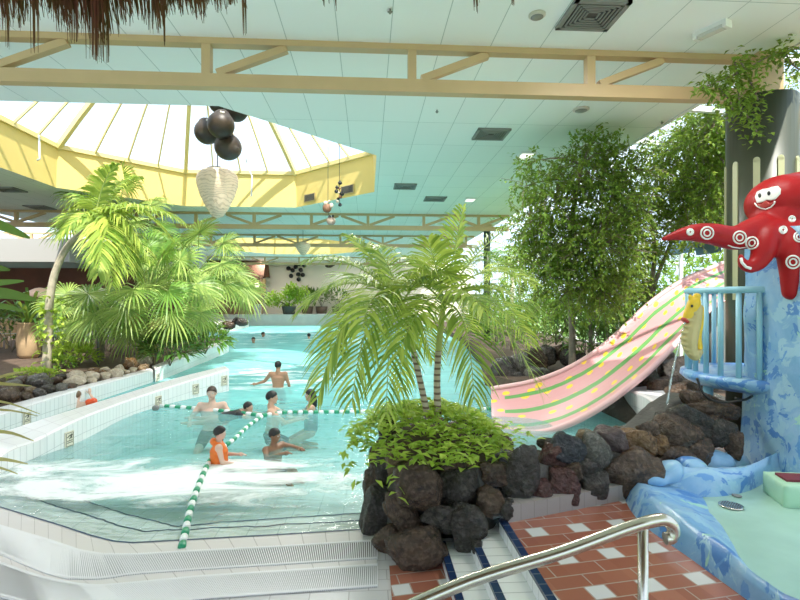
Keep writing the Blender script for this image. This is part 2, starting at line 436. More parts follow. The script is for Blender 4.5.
# ---- terrace with three steps
mb = MB()
ys, ye = -1.5, 3.62
def stair_y(x): return 3.30 + (x-.5)*.42
nos = (.53, .735, .96); zz = (.1, .2, ZU)
mb = MB(); mb.box(.15, .53, -3, 3.55, -.3, .02); struct(mb, 'floor_2', M['red'], 'small red tiled landing at the foot of the three steps', 'floor')
mb = MB()
for i in (0,1):
    mb.box(nos[i], nos[i+1]+.02, -3, 3.75, -.3, zz[i]-.001, 0)
for i in (0,1,2):
    x = nos[i]; mb.box(x-.004, x+.045, -3, (3.7,3.72,3.60)[i], zz[i]-.02, zz[i]+.004, 1)
    mb.box(x-.003, x+.01, -3, (3.7,3.72,3.60)[i], zz[i]-.1, zz[i]-.021, 0)
struct(mb, 'stairs', [M['steptile'], M['bluetile']], 'three shallow white tiled steps with dark blue edges beside the stone planter', 'steps')
mb = MB(); mb.prism([(.98,-3),(.98,3.55),G(505,521,ZU)[:2],G(626,498,ZU)[:2],(2.6,5.2),(9,5.2),(9,-3)], -.3, ZU)
struct(mb, 'floor_3', M['red'], 'red terrace floor with small white square tiles', 'floor')
# skirting of the low rock wall
a, b = G(506,521,ZU), G(628,497.5,ZU); mb = MB(); Lk = (b-a).length
sd = (b-a).normalized().cross(V((0,0,1)))
mb.quad(a+sd*.03, b+sd*.03, b+sd*.03+V((0,0,.12)), a+sd*.03+V((0,0,.12)), 0, [(.01,.01),(Lk,.01),(Lk,.2),(.01,.2)])
mb.quad(a+sd*.03+V((0,0,.12)), b+sd*.03+V((0,0,.12)), b+V((0,0,.12))-sd*.1, a+V((0,0,.12))-sd*.1, 0, [(.01,.01),(Lk,.01),(Lk,.2),(.01,.2)])
mb.quad(a+sd*.03, a+sd*.03+V((0,0,.12)), a+V((0,0,.12))-sd*.1, a-sd*.1, 0, [(.01,.01),(.01,.1),(.1,.1),(.1,.01)])
struct(mb, 'baseboard_front', M['skirt'])

# ---- curved tiled walls on the left.  each station: (base px, base py, top py front, thickness)
def tiled_wall(name, front, tops, backs, label, zb=-1.0):
    """front: ground points z=0; tops: heights; backs: ground points of rear face"""
    mb = MB(); L = 0; n = len(front)
    for i in range(n-1):
        a, b, c, d = front[i], front[i+1], backs[i], backs[i+1]; l = (b-a).length; h0, h1 = tops[i], tops[i+1]
        up = lambda p, h: V((p.x, p.y, h))
        mb.quad(up(a,zb), up(b,zb), up(b,h1-.03), up(a,h0-.03), 0, [(L,-h0+zb),(L+l,-h1+zb),(L+l,0),(L,0)])
        fa, fb = a + (c-a).normalized()*.03, b + (d-b).normalized()*.03
        mb.quad(up(a,h0-.03), up(b,h1-.03), up(fb,h1), up(fa,h0), 1, [(L,.0),(L+l,.0),(L+l,.03),(L,.03)])
        mb.quad(up(fa,h0), up(fb,h1), up(d,h1), up(c,h0), 1, [(L,.02),(L+l,.02),(L+l,.27),(L,.27)])
        mb.quad(up(d,zb), up(c,zb), up(c,h0), up(d,h1), 0, [(L+l,-h1+zb),(L,-h0+zb),(L,0),(L+l,0)]); L += l
    for i in (0, n-1):
        a, c, h = front[i], backs[i], tops[i]; w_ = (c-a).length
        q = [V((a.x,a.y,zb)), V((c.x,c.y,zb)), V((c.x,c.y,h)), V((a.x,a.y,h-.03))]
        uv = [(.003,zb-h),(w_,zb-h),(w_,0),(.003,0)]
        if i == n-1: q = [q[1],q[0],q[3],q[2]]; uv = [uv[1],uv[0],uv[3],uv[2]]
        mb.quad(*q, 0, uv)
    return struct(mb, name, [M['walltile'], M['coping']], label, 'wall')
def smooth(vals, n):
    """Catmull resample of list of floats/Vectors"""
    out = []; k = len(vals)
    for j in range(n):
        t = j/(n-1)*(k-1); i = min(int(t), k-2); f = t-i
        p0, p1, p2, p3 = vals[max(i-1,0)], vals[i], vals[i+1], vals[min(i+2,k-1)]
        out.append(.5*((2*p1)+(p2-p0)*f+(2*p0-5*p1+4*p2-p3)*f*f+(3*p1-p0-3*p2+p3)*f*f*f) if not isinstance(p1, V) else (p1*2+(p2-p0)*f+(p0*2-p1*5+p2*4-p3)*f*f+(p1*3-p0-p2*3+p3)*f*f*f)*.5)
    return out
# base px points on the pool side + top px y at the same px x
def wall_from(base, tops_y, back, n=26):
    fr = [G(x,y) for x,y in base]; hs = []
    for (x,y), ty in zip(base, tops_y):
        d = H*F/(y-300); hs.append(H-(ty-300)/F*d)
    bk = [G(x,y,h) for (x,y),h in zip(back, hs)]
    bk = [V((p.x,p.y,0)) for p in bk]
    return smooth(fr,n), smooth(hs,n), smooth(bk,n)
f1 = wall_from([(-25,487),(8,470),(38,457),(80,441.5),(130,416),(180,401),(229,391)], [478,450,438.5,418,399.5,383.5,369],
               [(-60,462),(-30,440),(8,430),(66,411.5),(124,394),(178,377.5),(225,366)])
tiled_wall('wall_channel', *f1, 'low white tiled wall curving between the side channel and the wave pool')
f2 = wall_from([(-40,442),(0,432),(60,413),(110,396.5),(153,382)], [427,414,395,381.5,370], [(-45,417),(0,407),(62,390.5),(112,378),(150,368)])
tiled_wall('wall_left', *f2, 'white tiled wall with a handrail along the planted bank')
f3 = wall_from([(155,382),(180,372.5),(205,362),(229,352)], [369,359,350,341], [(152,366),(176,357),(200,348),(223,339)])
tiled_wall('wall_bank', *f3, 'white tiled curb at the foot of the palms')
# left bank ground
bank = [xy(p) for p in f2[2][::4]] + [xy(p) for p in f3[2][::4]] + [(-6.4,22.5),(-22,24),(-22,7),(-9,6.6)]
mb = MB(); mb.prism(bank, -.6, .27); struct(mb, 'ground', M['soil'], 'dark soil of the planted bank on the left', 'ground')
# far bank on the left and far deck
mb = MB(); p1, p2 = G(231,331), G(252,326.3)
mb.prism([xy(p1), (xy(p2)[0], xy(p2)[1]-1), (-10.5, 38.2), (-22,38.2), (-22,27), (p1.x-6,26)], -.8, .45); struct(mb, 'ground_2', M['concrete'], 'pale far bank of the pool in front of the bar', 'ground')
mb = MB(); mb.box(-22, 9, 38.0, 44, -1.8, .78); mb.box(-22,9,37.9,38.3,-1.6,.82); struct(mb, 'floor_4', M['concrete'], 'pale raised deck at the deep end of the pool', 'deck')
# ---- right-hand pool wall below the slide, curved
f4 = wall_from([(560,392),(606,407),(632,425),(650,445),(655,470)], [378,386,391,399,412], [(572,374),(622,380),(655,388),(680,398),(700,412)])
tiled_wall('wall_slide_pool', *f4, 'curved white tiled pool wall beneath the pink slide')
# right bank ground behind
rb = [(2.45,5.3),(2.6,6.3),(2.2,7.4),(3.2,9.3),(3.4,10.2),(2.85,11.2),(3.4,14),(4.2,22),(4.6,38.1),(9,38.1),(9,5.15)]
mb = MB(); mb.prism([xy(p) for p in f4[2][::3]][::-1] + [(3.0,10.0),(2.6,11.0),(3.2,14),(4.2,22),(4.6,38.1),(9,38.1),(9,5.21),(2.63,5.21)], -.8, .25); struct(mb, 'ground_3', M['soil'], 'planted bank along the glazed right side', 'ground')

# ================================================================ CEILING WITH OCTAGONAL SKYLIGHT OPENINGS
OC = V((-4.17,12.46,0)); AP = 4.35; XE = 5.18; XL = -13.0
def octa(c, ap, z):
    rr = ap/math.cos(PI/8); return [V((c.x+rr*math.cos(PI/8+PI/4*i), c.y+rr*math.sin(PI/8+PI/4*i), z)) for i in range(8)]
OC2 = V((-4.4,29.6,0)); AP2 = 4.4
def ceiling_with_holes():
    mb = MB(); z = HC
    def bay(x0,x1,y0,y1,c,ap):
        if c is None: mb.quad((x0,y1,z),(x1,y1,z),(x1,y0,z),(x0,y0,z)); return
        o = octa(c, ap, z)
        # bounding square strips
        mb.quad((x0,y1,z),(c.x-ap,y1,z),(c.x-ap,y0,z),(x0,y0,z)); mb.quad((c.x+ap,y1,z),(x1,y1,z),(x1,y0,z),(c.x+ap,y0,z))
        mb.quad((c.x-ap,c.y-ap,z),(c.x+ap,c.y-ap,z),(c.x+ap,y0,z),(c.x-ap,y0,z)); mb.quad((c.x-ap,y1,z),(c.x+ap,y1,z),(c.x+ap,c.y+ap,z),(c.x-ap,c.y+ap,z))
        for sx,sy,i,j in ((1,1,0,1),(-1,1,2,3),(-1,-1,4,5),(1,-1,6,7)):
            mb.tri((c.x+sx*ap,c.y+sy*ap,z), o[i], o[j])
    bay(XL,XE,-6,5.87,None,0); bay(XL,XE,5.87,17.9,OC,AP); bay(XL,XE,17.9,23.8,None,0); bay(XL,XE,23.8,36,OC2,AP2); bay(XL,XE,36,43,None,0)
    # roof deck above, so that daylight only enters through the openings
    return mb
struct(ceiling_with_holes(), 'ceiling', M['ceil'], 'mint green panelled ceiling', 'ceiling')
mb = MB(); mb.bar((XE,-6,HC+.1),(XE,43,HC+.1), .06, .24); mb.bar((XL,-6,HC+.1),(XL,43,HC+.1), .06, .24); struct(mb, 'trim_6', M['white'])
def skylight(c, ap, label, name, idx):
    root = thing(name, label, 'skylight', (c.x, c.y, HC)); root['kind'] = 'structure'
    zt = HC+1.08; o0 = octa(c, ap, HC); o1 = octa(c, ap-.05, zt); apex = V((c.x,c.y,HC+4.0))
    mb = MB()
    for i in range(8):
        j = (i+1)%8; mb.quad(o0[j], o0[i], o1[i], o1[j])
        out = octa(c, ap+.12, HC+.005); ou = octa(c, ap+.12, zt)
        mb.quad(out[i], out[j], ou[j], ou[i])
    mb.build('well', M['yellow_wall'], root)
    rb_ = MB(); gl = MB(); thin = MB()
    def dome(p, t):     # t 0 at curb .. 1 at apex ; gently vaulted
        q = p.lerp(apex, t); q.z += .45*math.sin(PI*min(1,t))**1; return q
    steps = 6
    for i in range(8):
        j = (i+1)%8
        for s in range(steps):
            rb_.bar(dome(o1[i], s/steps), dome(o1[i], (s+1)/steps), .11, .15)
            gl.quad(dome(o1[i],s/steps), dome(o1[j],s/steps), dome(o1[j],(s+1)/steps), dome(o1[i],(s+1)/steps))
        rb_.bar(o1[i]+V((0,0,.03)), o1[j]+V((0,0,.03)), .14, .12)
        rb_.bar(dome(o1[i],.62), dome(o1[j],.62), .06, .09)
        for q in (1,2,3):
            for s in range(4):
                t0, t1 = s*.62/4, (s+1)*.62/4
                a = o1[i].lerp(o1[j],q/4); 
                thin.bar(dome(o1[i],t0).lerp(dome(o1[j],t0),q/4), dome(o1[i],t1).lerp(dome(o1[j],t1),q/4), .04, .06)
    rb_.build('rib', M['rib'], root); thin.build('glazing_bar', M['rib'], root); gl.build('glass', M['glass'], root)
skylight(OC, AP, 'octagonal yellow walled glass skylight above the pool', 'skylight', 1)
skylight(OC2, AP2, 'smaller looking far octagonal skylight beyond the second roof truss', 'skylight', 2)

# ================================================================ ROOF TRUSSES
def truss(y, x0, x1, label, verts, diags, m='cream_steel', tilt=0.0):
    t = thing('roof_truss', label, 'roof truss', (x0, y, HC-.6), 'cream steel roof trusses')
    zb, zt = HC-.50, HC-.035; hb, ht, dp = .155, .072, .13
    Y = lambda x: y + tilt*x
    mb = MB(); mb.bar((x0,Y(x0),zb),(x1,Y(x1),zb), dp, hb); mb.build('bottom_chord', M[m], t)
    mb = MB(); mb.bar((x0,Y(x0),zt),(x1,Y(x1),zt), dp, ht); mb.build('top_chord', M[m], t)
    for x in verts:
        mb = MB(); mb.bar((x,Y(x),zb+hb/2),(x,Y(x),zt-ht/2), dp*.9, .10, up=V((1,0,0))); mb.build('upright', M[m], t)
    for xa, xb in diags:
        mb = MB(); mb.bar((xa,Y(xa),zb+hb/2+.02),(xb,Y(xb),zt-ht/2-.01), dp*.7, .085, up=V((0,0,1))); mb.build('diagonal', M[m], t)
    return t
def gx(px, Y): return (px-368)/F*Y
y1 = 6.05
vs = [gx(p, y1) for p in (-190,5,211,412,595)]
truss(y1, XL, 5.0, 'large cream roof truss nearest the camera, running across the top to the green column', vs,
      [(gx(p+8,y1), gx(p+75,y1)) for p in (-190,5,213,414,597)])
def sym(y, x0, x1, sp, off):
    v = []; d = []; x = x0+off; k = 0
    while x < x1-.3:
        v.append(x); d.append((x+.06, x+.95))
        if k % 2 == 0: d.append((x-.06, x-.95))
        x += sp; k += 1
    return v, [q for q in d if q[0] > x0 and q[1] > x0 and q[1] < x1]
v, d = sym(17.9, -16.5, 5.1, 2.0, .5); truss(17.9, -16.5, 5.1, 'cream roof truss just behind the near skylight', v, d)
v, d = sym(23.8, -16.5, 5.1, 2.0, 1.2); truss(23.8, -16.5, 5.1, 'third cream roof truss from the camera', v, d)
v, d = sym(36, -13, 5.1, 2.4, .9); truss(36, -13, 5.1, 'farthest cream roof truss, in front of the beige back wall', v, d)

# ================================================================ WALLS
mb = MB(); mb.box(-22, 9, 42.6, 42.9, 0, HC); struct(mb, 'wall_back', M['beige'], 'beige back wall at the far end of the hall', 'wall')
mb = MB(); mb.box(-22.2, -22, -6, 43, -.5, HC+.4); struct(mb, 'wall_west', M['brown_wall'], 'dark wall far left', 'wall')
mb = MB(); mb.box(-22, -9.0, 27.0, 27.25, .2, 3.6, 0); struct(mb, 'wall_aisle', M['brown_wall'], 'dark red brown panelled wall behind the left planting', 'wall')
mb = MB(); mb.box(-22, -12.9, 22.5, 27.2, 3.55, 4.55, 0); mb.box(-12.9, -8.6, 24.2, 27.3, 3.55, 4.3); struct(mb, 'ceiling_2', M['soffit'], 'pale grey lowered soffit above the left aisle', 'ceiling')
mb = MB(); mb.box(-22, XL-.1, -6, 12.5, HC, HC+.15); mb.box(-22, XL-.1, 27.3, 43, HC, HC+.15); struct(mb, 'ceiling_3', M['soffit'], 'pale ceiling over the left aisle', 'ceiling')
mb = MB(); mb.quad((-22,12.5,HC+.9),(XL,12.5,HC+.4),(XL,27.3,HC+.4),(-22,27.3,HC+.9)); struct(mb, 'window_1', M['glass'], 'roof glazing over the left aisle', 'window')
# glazed conservatory side: vaulted glass from ceiling edge down to a mullioned window wall
XG = 8.6
prof = [(XE,HC+.12)] + [(XE+(XG-XE)*math.sin(a*PI/2/8), 3.3+(HC+.12-3.3)*math.cos(a*PI/2/8)) for a in range(1,9)] + [(XG,.2)]
root = thing('window_2', 'vaulted glass side of the hall with white frames', 'window', (XG,10,0)); root['kind'] = 'structure'
gl = MB(); fr = MB()
for i in range(len(prof)-1):
    (xa,za),(xb,zb) = prof[i], prof[i+1]; gl.quad((xa,-6,za),(xb,-6,zb),(xb,43,zb),(xa,43,za))
    y = -6
    while y <= 43: fr.bar((xa,y,za),(xb,y,zb), .07, .09, up=V((0,0,1)) if xb-xa>.02 else V((1,0,0))); y += 1.75
for (x,z) in (prof[4], prof[8], (XG,1.1),(XG,.25)): fr.bar((x,-6,z),(x,43,z), .07, .08)
gl.build('glass', M['glass'], root); fr.build('frame', M['white'], root)
mb = MB(); mb.quad((9.05,-40,-.3),(90,-40,-.3),(90,90,-.3),(9.05,90,-.3)); mb.quad((-60,43.2,-.3),(9.05,43.2,-.3),(9.05,90,-.3),(-60,90,-.3)); mb.quad((-60,-40,-.3),(9.05,-40,-.3),(9.05,-6.2,-.3),(-60,-6.2,-.3)); struct(mb, 'ground_4', M['grass'], 'lawn outside the glass', 'lawn')
# ================================================================ ROCKS
def rockmat(name, c1, c2, rough=.26):
    m, nt, b = newmat(name)
    f = noise_fac(nt, 7, 6, .65, None, .8); f2 = noise_fac(nt, 28, 4, .6)
    f = mth(nt,'MULTIPLY_ADD', f, 2.4, -.7); 
    cc = mixc(nt, f, c1, c2); cc = mixc(nt, mth(nt,'MULTIPLY_ADD', f2, 1.6, -.75), cc, tuple(min(1,k*2.2+.05) for k in c2))
    nt.links.new(cc, b.inputs['Base Color']); b.inputs['Roughness'].default_value = rough
    bump(nt, b, mth(nt,'ADD', noise_fac(nt, 11, 7, .68, None, 1.0), mth(nt,'MULTIPLY', f2, .4)), 1.0, .05); return m
RK = {'brown': rockmat('brown rock', (.026,.015,.010), (.105,.062,.036)), 'dark': rockmat('dark grey rock', (.018,.015,.012), (.062,.050,.040)),
      'red': rockmat('reddish rock', (0.037,0.012,0.011), (0.099,0.038,0.03)), 'blue': rockmat('bluish black rock', (0.011,0.012,0.017), (0.04,0.041,0.05)),
      'tan': rockmat('tan rock', (0.099,0.062,0.034), (0.211,0.145,0.079)), 'grey': rockmat('grey rock', (0.056,0.053,0.043), (0.145,0.132,0.112)),
      'purple': rockmat('purplish smooth rock', (0.037,0.022,0.022), (0.092,0.059,0.056), .35), 'orange': rockmat('orange brown rock', (0.068,0.034,0.014), (0.185,0.099,0.036)),
      'pale': rockmat('pale stone', (.34,.27,.20), (.58,.47,.35), .7)}
MORTAR = mat('dark wet mortar', (.055,.052,.045), .55, .3, 12, .7, 35)
def ico(sub):
    bm = bmesh.new(); bmesh.ops.create_icosphere(bm, subdivisions=sub, radius=1)
    v = [x.co.copy() for x in bm.verts]; f = [tuple(q.index for q in p.verts) for p in bm.faces]; bm.free(); return v, f
ICO3, ICO2 = ico(4), ico(2)
def rock_mb(c, ax, ay, az, seed, base=ICO3, rough=.16, cuts=7):
    """noise-worn boulder with a few flat broken faces; ax/ay/az are half-axis vectors"""
    r = random.Random(seed); mb = MB(); V0, F0 = base; off = V((r.uniform(0,90), r.uniform(0,90), r.uniform(0,90)))
    pl = []
    for _ in range(cuts):
        nrm = V((r.gauss(0,1), r.gauss(0,1), r.gauss(0,1))).normalized(); pl.append((nrm, r.uniform(.62,.9)))
    c = V(c)
    for p in V0:
        q = p.copy(); q = q.normalized()*(1/max(1e-6,(abs(q.x)**3.2+abs(q.y)**3.2+abs(q.z)**3.2)**(1/3.2)))*.92
        for nrm, dd in pl:
            e = q.dot(nrm)-dd
            if e > 0: q = q - nrm*e*.85
        q = q*(1+rough*noise.noise(p*1.6+off)+rough*.5*noise.noise(p*4+off)+rough*.18*noise.noise(p*11+off))
        mb.v.append(tuple(c + ax*q.x + ay*q.y + az*q.z))
    for f in F0: mb.face(f, 0, None, True)
    return mb
def rock_at(px, py, d, w, h, name, kind, parent, seed, depth=None, tilt=0, push=.35, base=ICO3):
    """rock whose silhouette is w x h photo pixels at distance d"""
    c = W(px, py, d); sx = w/2/F*d; sz = h/2/F*d; sy = depth if depth else max(.06, min(sx, sz)*.9)
    t = math.radians(tilt); x = RT*math.cos(t)+V((0,0,1))*math.sin(t); z = V((0,0,1))*math.cos(t)-RT*math.sin(t)
    mb = rock_mb(c + FW*sy*push, x*sx*1.12, FW*sy, z*sz*1.12, seed, base)
    return mb.build(name, RK[kind], parent)
# ---- the big planter (walls of mortared boulders)
pl_root = thing('stone_planter', 'round planter of big dark boulders beside the white steps, holding the two slender palms', 'planter', (.55,4.3,0))
foot = [G(408,569), G(380,541), (.06,4.5,0), (.14,5.0,0), (.45,5.45,0), (1.05,5.4,0), (1.35,4.75,0), (1.25,4.0,0), G(507,521,ZU), (.93,3.50,0), G(446,549)]
ctr = V((.53,4.45,0))
mb = MB(); fin = [V((p[0],p[1],0)) for p in foot]; k = len(fin); rows = []
for z, s in ((-.35,.90),(.2,.86),(.5,.78),(.62,.74),(.64,.40)):
    rows.append([ctr+(p-ctr)*s+V((0,0,z)) for p in fin])
for a, b in zip(rows, rows[1:]):
    for i in range(k): mb.quad(a[i], a[(i+1)%k], b[(i+1)%k], b[i])
n0 = len(mb.v); mb.v += [tuple(p) for p in rows[-1]]; mb.face(range(n0, n0+k))
mb.build('mortar', MORTAR, pl_root)
PR = [(420,487,3.62,46,50,'brown',15),(460,490,3.74,42,44,'dark',-10),(493,475,3.80,32,24,'brown',0),(493,504,3.66,30,30,'brown',5),(441,519,3.62,38,28,'dark',-5),
      (403,514,3.70,30,46,'brown',35),(416,551,3.52,60,42,'brown',22),(469,529,3.58,36,46,'dark',10),(396,462,3.95,20,42,'tan',8),(375,514,4.05,30,58,'dark',-12),
      (388,437,4.45,18,40,'dark',5),(383,470,4.2,17,34,'dark',0),(391,548,3.75,34,36,'brown',40),(523,476,3.80,36,60,'dark',-14),(478,548,3.46,12,12,'dark',0),
      (452,470,3.85,30,22,'brown',0),(508,511,3.62,16,20,'dark',0)]
for i, (px,py,d,w,h,kd,tl) in enumerate(PR): rock_at(px,py,d,w,h,'boulder',kd,pl_root,100+i,tilt=tl)
# back and right side of the planter, seen from other positions
for i, (x,y,z,s) in enumerate([(.22,5.0,.35,.22),(.42,5.3,.38,.24),(.65,5.42,.3,.3),(1.05,5.25,.35,.26),(1.22,4.85,.3,.26),(1.2,4.4,.3,.26),(.14,4.72,.15,.2)]):
    rock_mb((x,y,z), V((s,0,0)), V((0,s*.7,0)), V((0,0,s*1.25)), 150+i).build('boulder', RK[('brown','dark')[i%2]], pl_root)
mb = MB(); pts = [ctr+(p-ctr)*.72 for p in fin]
def soil(u, v):
    a = u*2*PI; i = u*k; p = pts[int(i)%k].lerp(pts[(int(i)+1)%k], i-int(i)); q = ctr.lerp(p, v); return V((q.x, q.y, .72-.10*v*v+.02*noise.noise(q*6)))
mb.grid(soil, 44, 6, uv=False); mb.build('soil', M['soil'], pl_root)
# ---- low rock wall beyond the terrace
rw = thing('rock_wall', 'low wall of mortared brown and dark boulders between the red terrace and the slide pool', 'stone wall', (2.0,4.3,ZU))
ln = [V((1.1,3.85,0)), V((1.55,4.02,0)), V((2.05,4.25,0)), V((2.55,4.62,0)), V((3.0,4.95,0)), V((3.25,5.05,0))]
tz = [.70,.64,.66,.74,.90,.98]
def core(u, v):
    t = u*(len(ln)-1); i = min(int(t), len(ln)-2); p = ln[i].lerp(ln[i+1], t-i); h = lerp(tz[i], tz[i+1], t-i)-.06
    a = v*PI; off = -math.cos(a)*.19; q = p + V((-.35,.93,0))*off; q.z = lerp(-.2, h, min(1, math.sin(a)*1.35)); return q + V((0,0,.02*noise.noise(q*9)))
mb = MB(); mb.grid(core, 40, 14, uv=False); mb.build('mortar', MORTAR, rw)
WR = [(552,461,3.98,26,32,'red',0),(568,453,3.98,32,34,'blue',-30),(563,488,3.86,36,36,'red',5),(597,452,4.05,32,40,'grey',0),(584,438,4.10,18,15,'tan',10),(613,443,4.20,40,28,'purple',-28),
      (638,443,4.25,38,24,'orange',-8),(648,429,4.4,22,14,'brown',5),(588,470,3.97,26,22,'dark',0),(597,488,3.93,30,32,'dark',5),(634,474,4.08,60,48,'brown',10),(541,494,3.78,22,26,'red',0),
      (551,444,4.10,26,12,'dark',0),(664,420,4.65,20,14,'dark',0),(678,434,4.55,48,34,'brown',-12),(693,421,4.7,50,24,'dark',-28),(677,458,4.38,36,20,'brown',0),(700,453,4.5,30,26,'brown',10),
      (717,409,4.85,46,20,'brown',-8),(724,434,4.68,28,28,'dark',0),(736,443,4.62,16,34,'brown',0),(702,401,4.95,40,16,'brown',-12),(712,427,4.72,24,20,'brown',0),(660,446,4.40,24,20,'orange',0),
      (618,462,4.10,22,18,'dark',0),(575,472,3.92,18,20,'brown',0),(686,446,4.5,22,16,'dark',0),(654,494,3.98,20,10,'dark',0)]
for i, (px,py,d,w,h,kd,tl) in enumerate(WR): rock_at(px,py,d,w,h,'boulder',kd,rw,200+i,tilt=tl)
for i in range(7):     # rear face
    t = i/6*(len(ln)-1.01); j = int(t); p = ln[j].lerp(ln[j+1], t-j)+V((-.09,.22,0)); p.z = .35
    rock_mb(p, V((.24,.09,0)), V((-.05,.13,0)), V((0,0,.27)), 260+i).build('boulder', RK['dark' if i%2 else 'brown'], rw)
# ---- loose boulders behind the slide pool wall
BR = [(648,383,8.3,30,26,'brown','squat brown boulder on the curved tiled wall behind the water jet'),(668,390,7.6,34,30,'brown','brown boulder left below the blue balcony'),(683,372,8.0,38,30,'dark','dark boulder in the shade under the blue balcony, highest of the heap'),
      (664,366,8.6,32,26,'brown','brown boulder under the raised end of the slide'),(690,392,6.9,40,26,'brown','flat brown boulder in front of the balcony pole'),(706,382,7.4,30,24,'dark','dark boulder beside the balcony pole'),
      (640,372,9.0,24,18,'tan','small tan boulder just under the edge of the pink slide')]
for i, (px,py,d,w,h,kd,lb) in enumerate(BR):
    o = rock_at(px,py,d,w,h,'boulder',kd,None,300+i); tag(o, lb, 'rock', 'boulders behind the slide pool')
o = rb2 = None
mb = MB(); 
def heap(u,v):
    x = lerp(3.75,6.2,u); y = lerp(6.6,11,v); e = math.sin(PI*u)**.5*math.sin(PI*v)**.5
    return V((x,y,.1+.5*e*(.75+.4*noise.noise(V((x*1.3,y*1.3,3))))))
mb.grid(heap, 26, 30, uv=False); struct(mb, 'ground_5', RK['dark'], 'rocky mound under the slide', 'ground')
FR = [(506,376,11.0,26,36,'dark'),(520,368,11.2,26,28,'grey'),(535,361,11.4,26,24,'brown'),(548,356,11.7,22,22,'dark'),(562,352,11.9,22,16,'brown'),(519,384,10.8,24,22,'dark'),(537,378,10.9,26,22,'grey'),(574,358,11.6,24,18,'dark')]
FL = ['leftmost dark rock at the water beyond the slide','grey rock second from the left of the bank beyond the slide, upper row','brown rock in the middle of the bank beyond the slide','dark rock on top of the bank beyond the slide, left of the lower leaves',
      'brown rock at the top right of the bank beyond the slide','dark rock at the waterline beyond the lower end of the slide','grey rock at the waterline just above the pink slide edge','dark rock half hidden by the pink slide on its far bank']
for i, (px,py,d,w,h,kd) in enumerate(FR):
    o = rock_at(px,py,d,w,h,'boulder',kd,None,320+i); tag(o, FL[i], 'rock', 'boulders on the bank beyond the slide')
# ---- rockery of loose stones along the left bank
r = random.Random(5); cnt = 0
def stone(px, py, w, h, kd, label):
    global cnt
    p = G(px, py+h*.4, .27); d = p.dot(FW); o = rock_at(px, py, d, w, h, 'rockery_stone', kd, None, 400+cnt, base=ICO2); cnt += 1
    tag(o, label, 'stone', 'stones of the left rockery'); return o
def wstone(p, sx, sy, sz, kd, label):
    global cnt
    a_ = r.uniform(0,PI); o = rock_mb(p, V((math.cos(a_),math.sin(a_),0))*sx, V((-math.sin(a_),math.cos(a_),0))*sy, V((0,0,sz)), 400+cnt, ICO2).build('rockery_stone', RK[kd]); cnt += 1
    tag(o, label, 'stone', 'stones of the left rockery'); return o
bk2 = resample(f2[2], 80)
placed = []
for k_ in range(900):
    t_ = r.random(); i = min(78, int(t_*79)); p = bk2[i].lerp(bk2[i+1], t_*79-i); out = (p - f2[0][min(25,int(t_*25))]); out.z = 0; out.normalize()
    off = .16 + (r.random()**1.6)*1.9; q = p + out*off; sx = r.uniform(.10,.23)*(1 if off > .3 else .75)
    d_ = q.dot(FW); px = 400 + q.dot(RT)/d_*F
    if px < -12 or px > 152: continue
    if any((q-c_).length < (sx+s_)*.80 for c_, s_ in placed): continue
    placed.append((q.copy(), sx)); sz = sx*r.uniform(.6,.85)
    warm = px > 72; kd = r.choice(['pale','tan','pale','pale','orange'] if warm else ['grey','brown','dark','tan','brown'])
    nm = {'pale':'pale','tan':'tan','orange':'orange brown','grey':'grey','brown':'brown','dark':'dark grey'}[kd]
    half = 'right half of the rockery' if warm else 'left half of the rockery'
    row_ = 'front row by the curb' if off < .55 else 'upper rows'
    wstone(V((q.x,q.y,.27+sz*.55+min(.10,off*.05))), sx, sx*r.uniform(.75,1), sz, kd, '%s stone in the %s, %s' % (nm, half, row_))
    if len(placed) > 75: break
for i, (px,py,w,h,kd,lb) in enumerate([(240,322,16,9,'dark','dark rock low on the far bank beside the fan palm'),(228,325,14,9,'brown','brown rock on the far bank just behind the fan palm leaves')]):
    o = rock_at(px,py,29,w,h,'rockery_stone',kd,None,480+i,base=ICO2); tag(o, lb, 'stone')
# ================================================================ SLIDE
def slidemat():
    m, nt, b = newmat('pink slide with green stripes and yellow dots')
    uv = N(nt,'ShaderNodeTexCoord').outputs['UV']; s = N(nt,'ShaderNodeSeparateXYZ'); nt.links.new(uv, s.inputs[0]); u, v = s.outputs[0], s.outputs[1]
    wob = mth(nt,'MULTIPLY', mth(nt,'SUBTRACT', noise_fac(nt, 2.5, 2, .5, uv), .5), .035)
    vv = mth(nt,'ADD', v, wob)
    g = None
    for at, w_ in ((.15,.028),(.42,.036),(.72,.036)):
        q = mth(nt,'COMPARE', vv, at, w_); g = q if g is None else mth(nt,'MAXIMUM', g, q)
    g = mth(nt,'MULTIPLY', g, mth(nt,'GREATER_THAN', u, .22))
    mp = N(nt,'ShaderNodeMapping'); nt.links.new(uv, mp.inputs[0]); mp.inputs['Scale'].default_value = (2.7, 5.8, 1)
    vo = N(nt,'ShaderNodeTexVoronoi', voronoi_dimensions='2D'); vo.inputs['Scale'].default_value = 1; vo.inputs['Randomness'].default_value = .75; nt.links.new(mp.outputs[0], vo.inputs['Vector'])
    d = mth(nt,'LESS_THAN', vo.outputs['Distance'], mth(nt,'MULTIPLY_ADD', noise_fac(nt, 9, 1, .5, uv), .12, .11))
    f = noise_fac(nt, 1.4, 4); pink = mixc(nt, f, (.60,.29,.30), (.68,.37,.38))
    cc = mixc(nt, d, pink, (.85,.60,.06)); cc = mixc(nt, g, cc, (.14,.34,.11))
    nt.links.new(cc, b.inputs['Base Color']); b.inputs['Roughness'].default_value = .3; return m
M['slide'] = slidemat(); M['pink'] = mat('pink slide shell', (.72,.45,.45), .4, .06, 3)
fe = smooth([W(*q) for q in [(491,389,8.9),(530,382,8.95),(562,371,9.05),(592,354,9.15),(620,331,9.25),(650,303,9.4),(680,282,9.6),(706,270,9.9),(735,259,10.3),(778,249,10.8)]], 60)
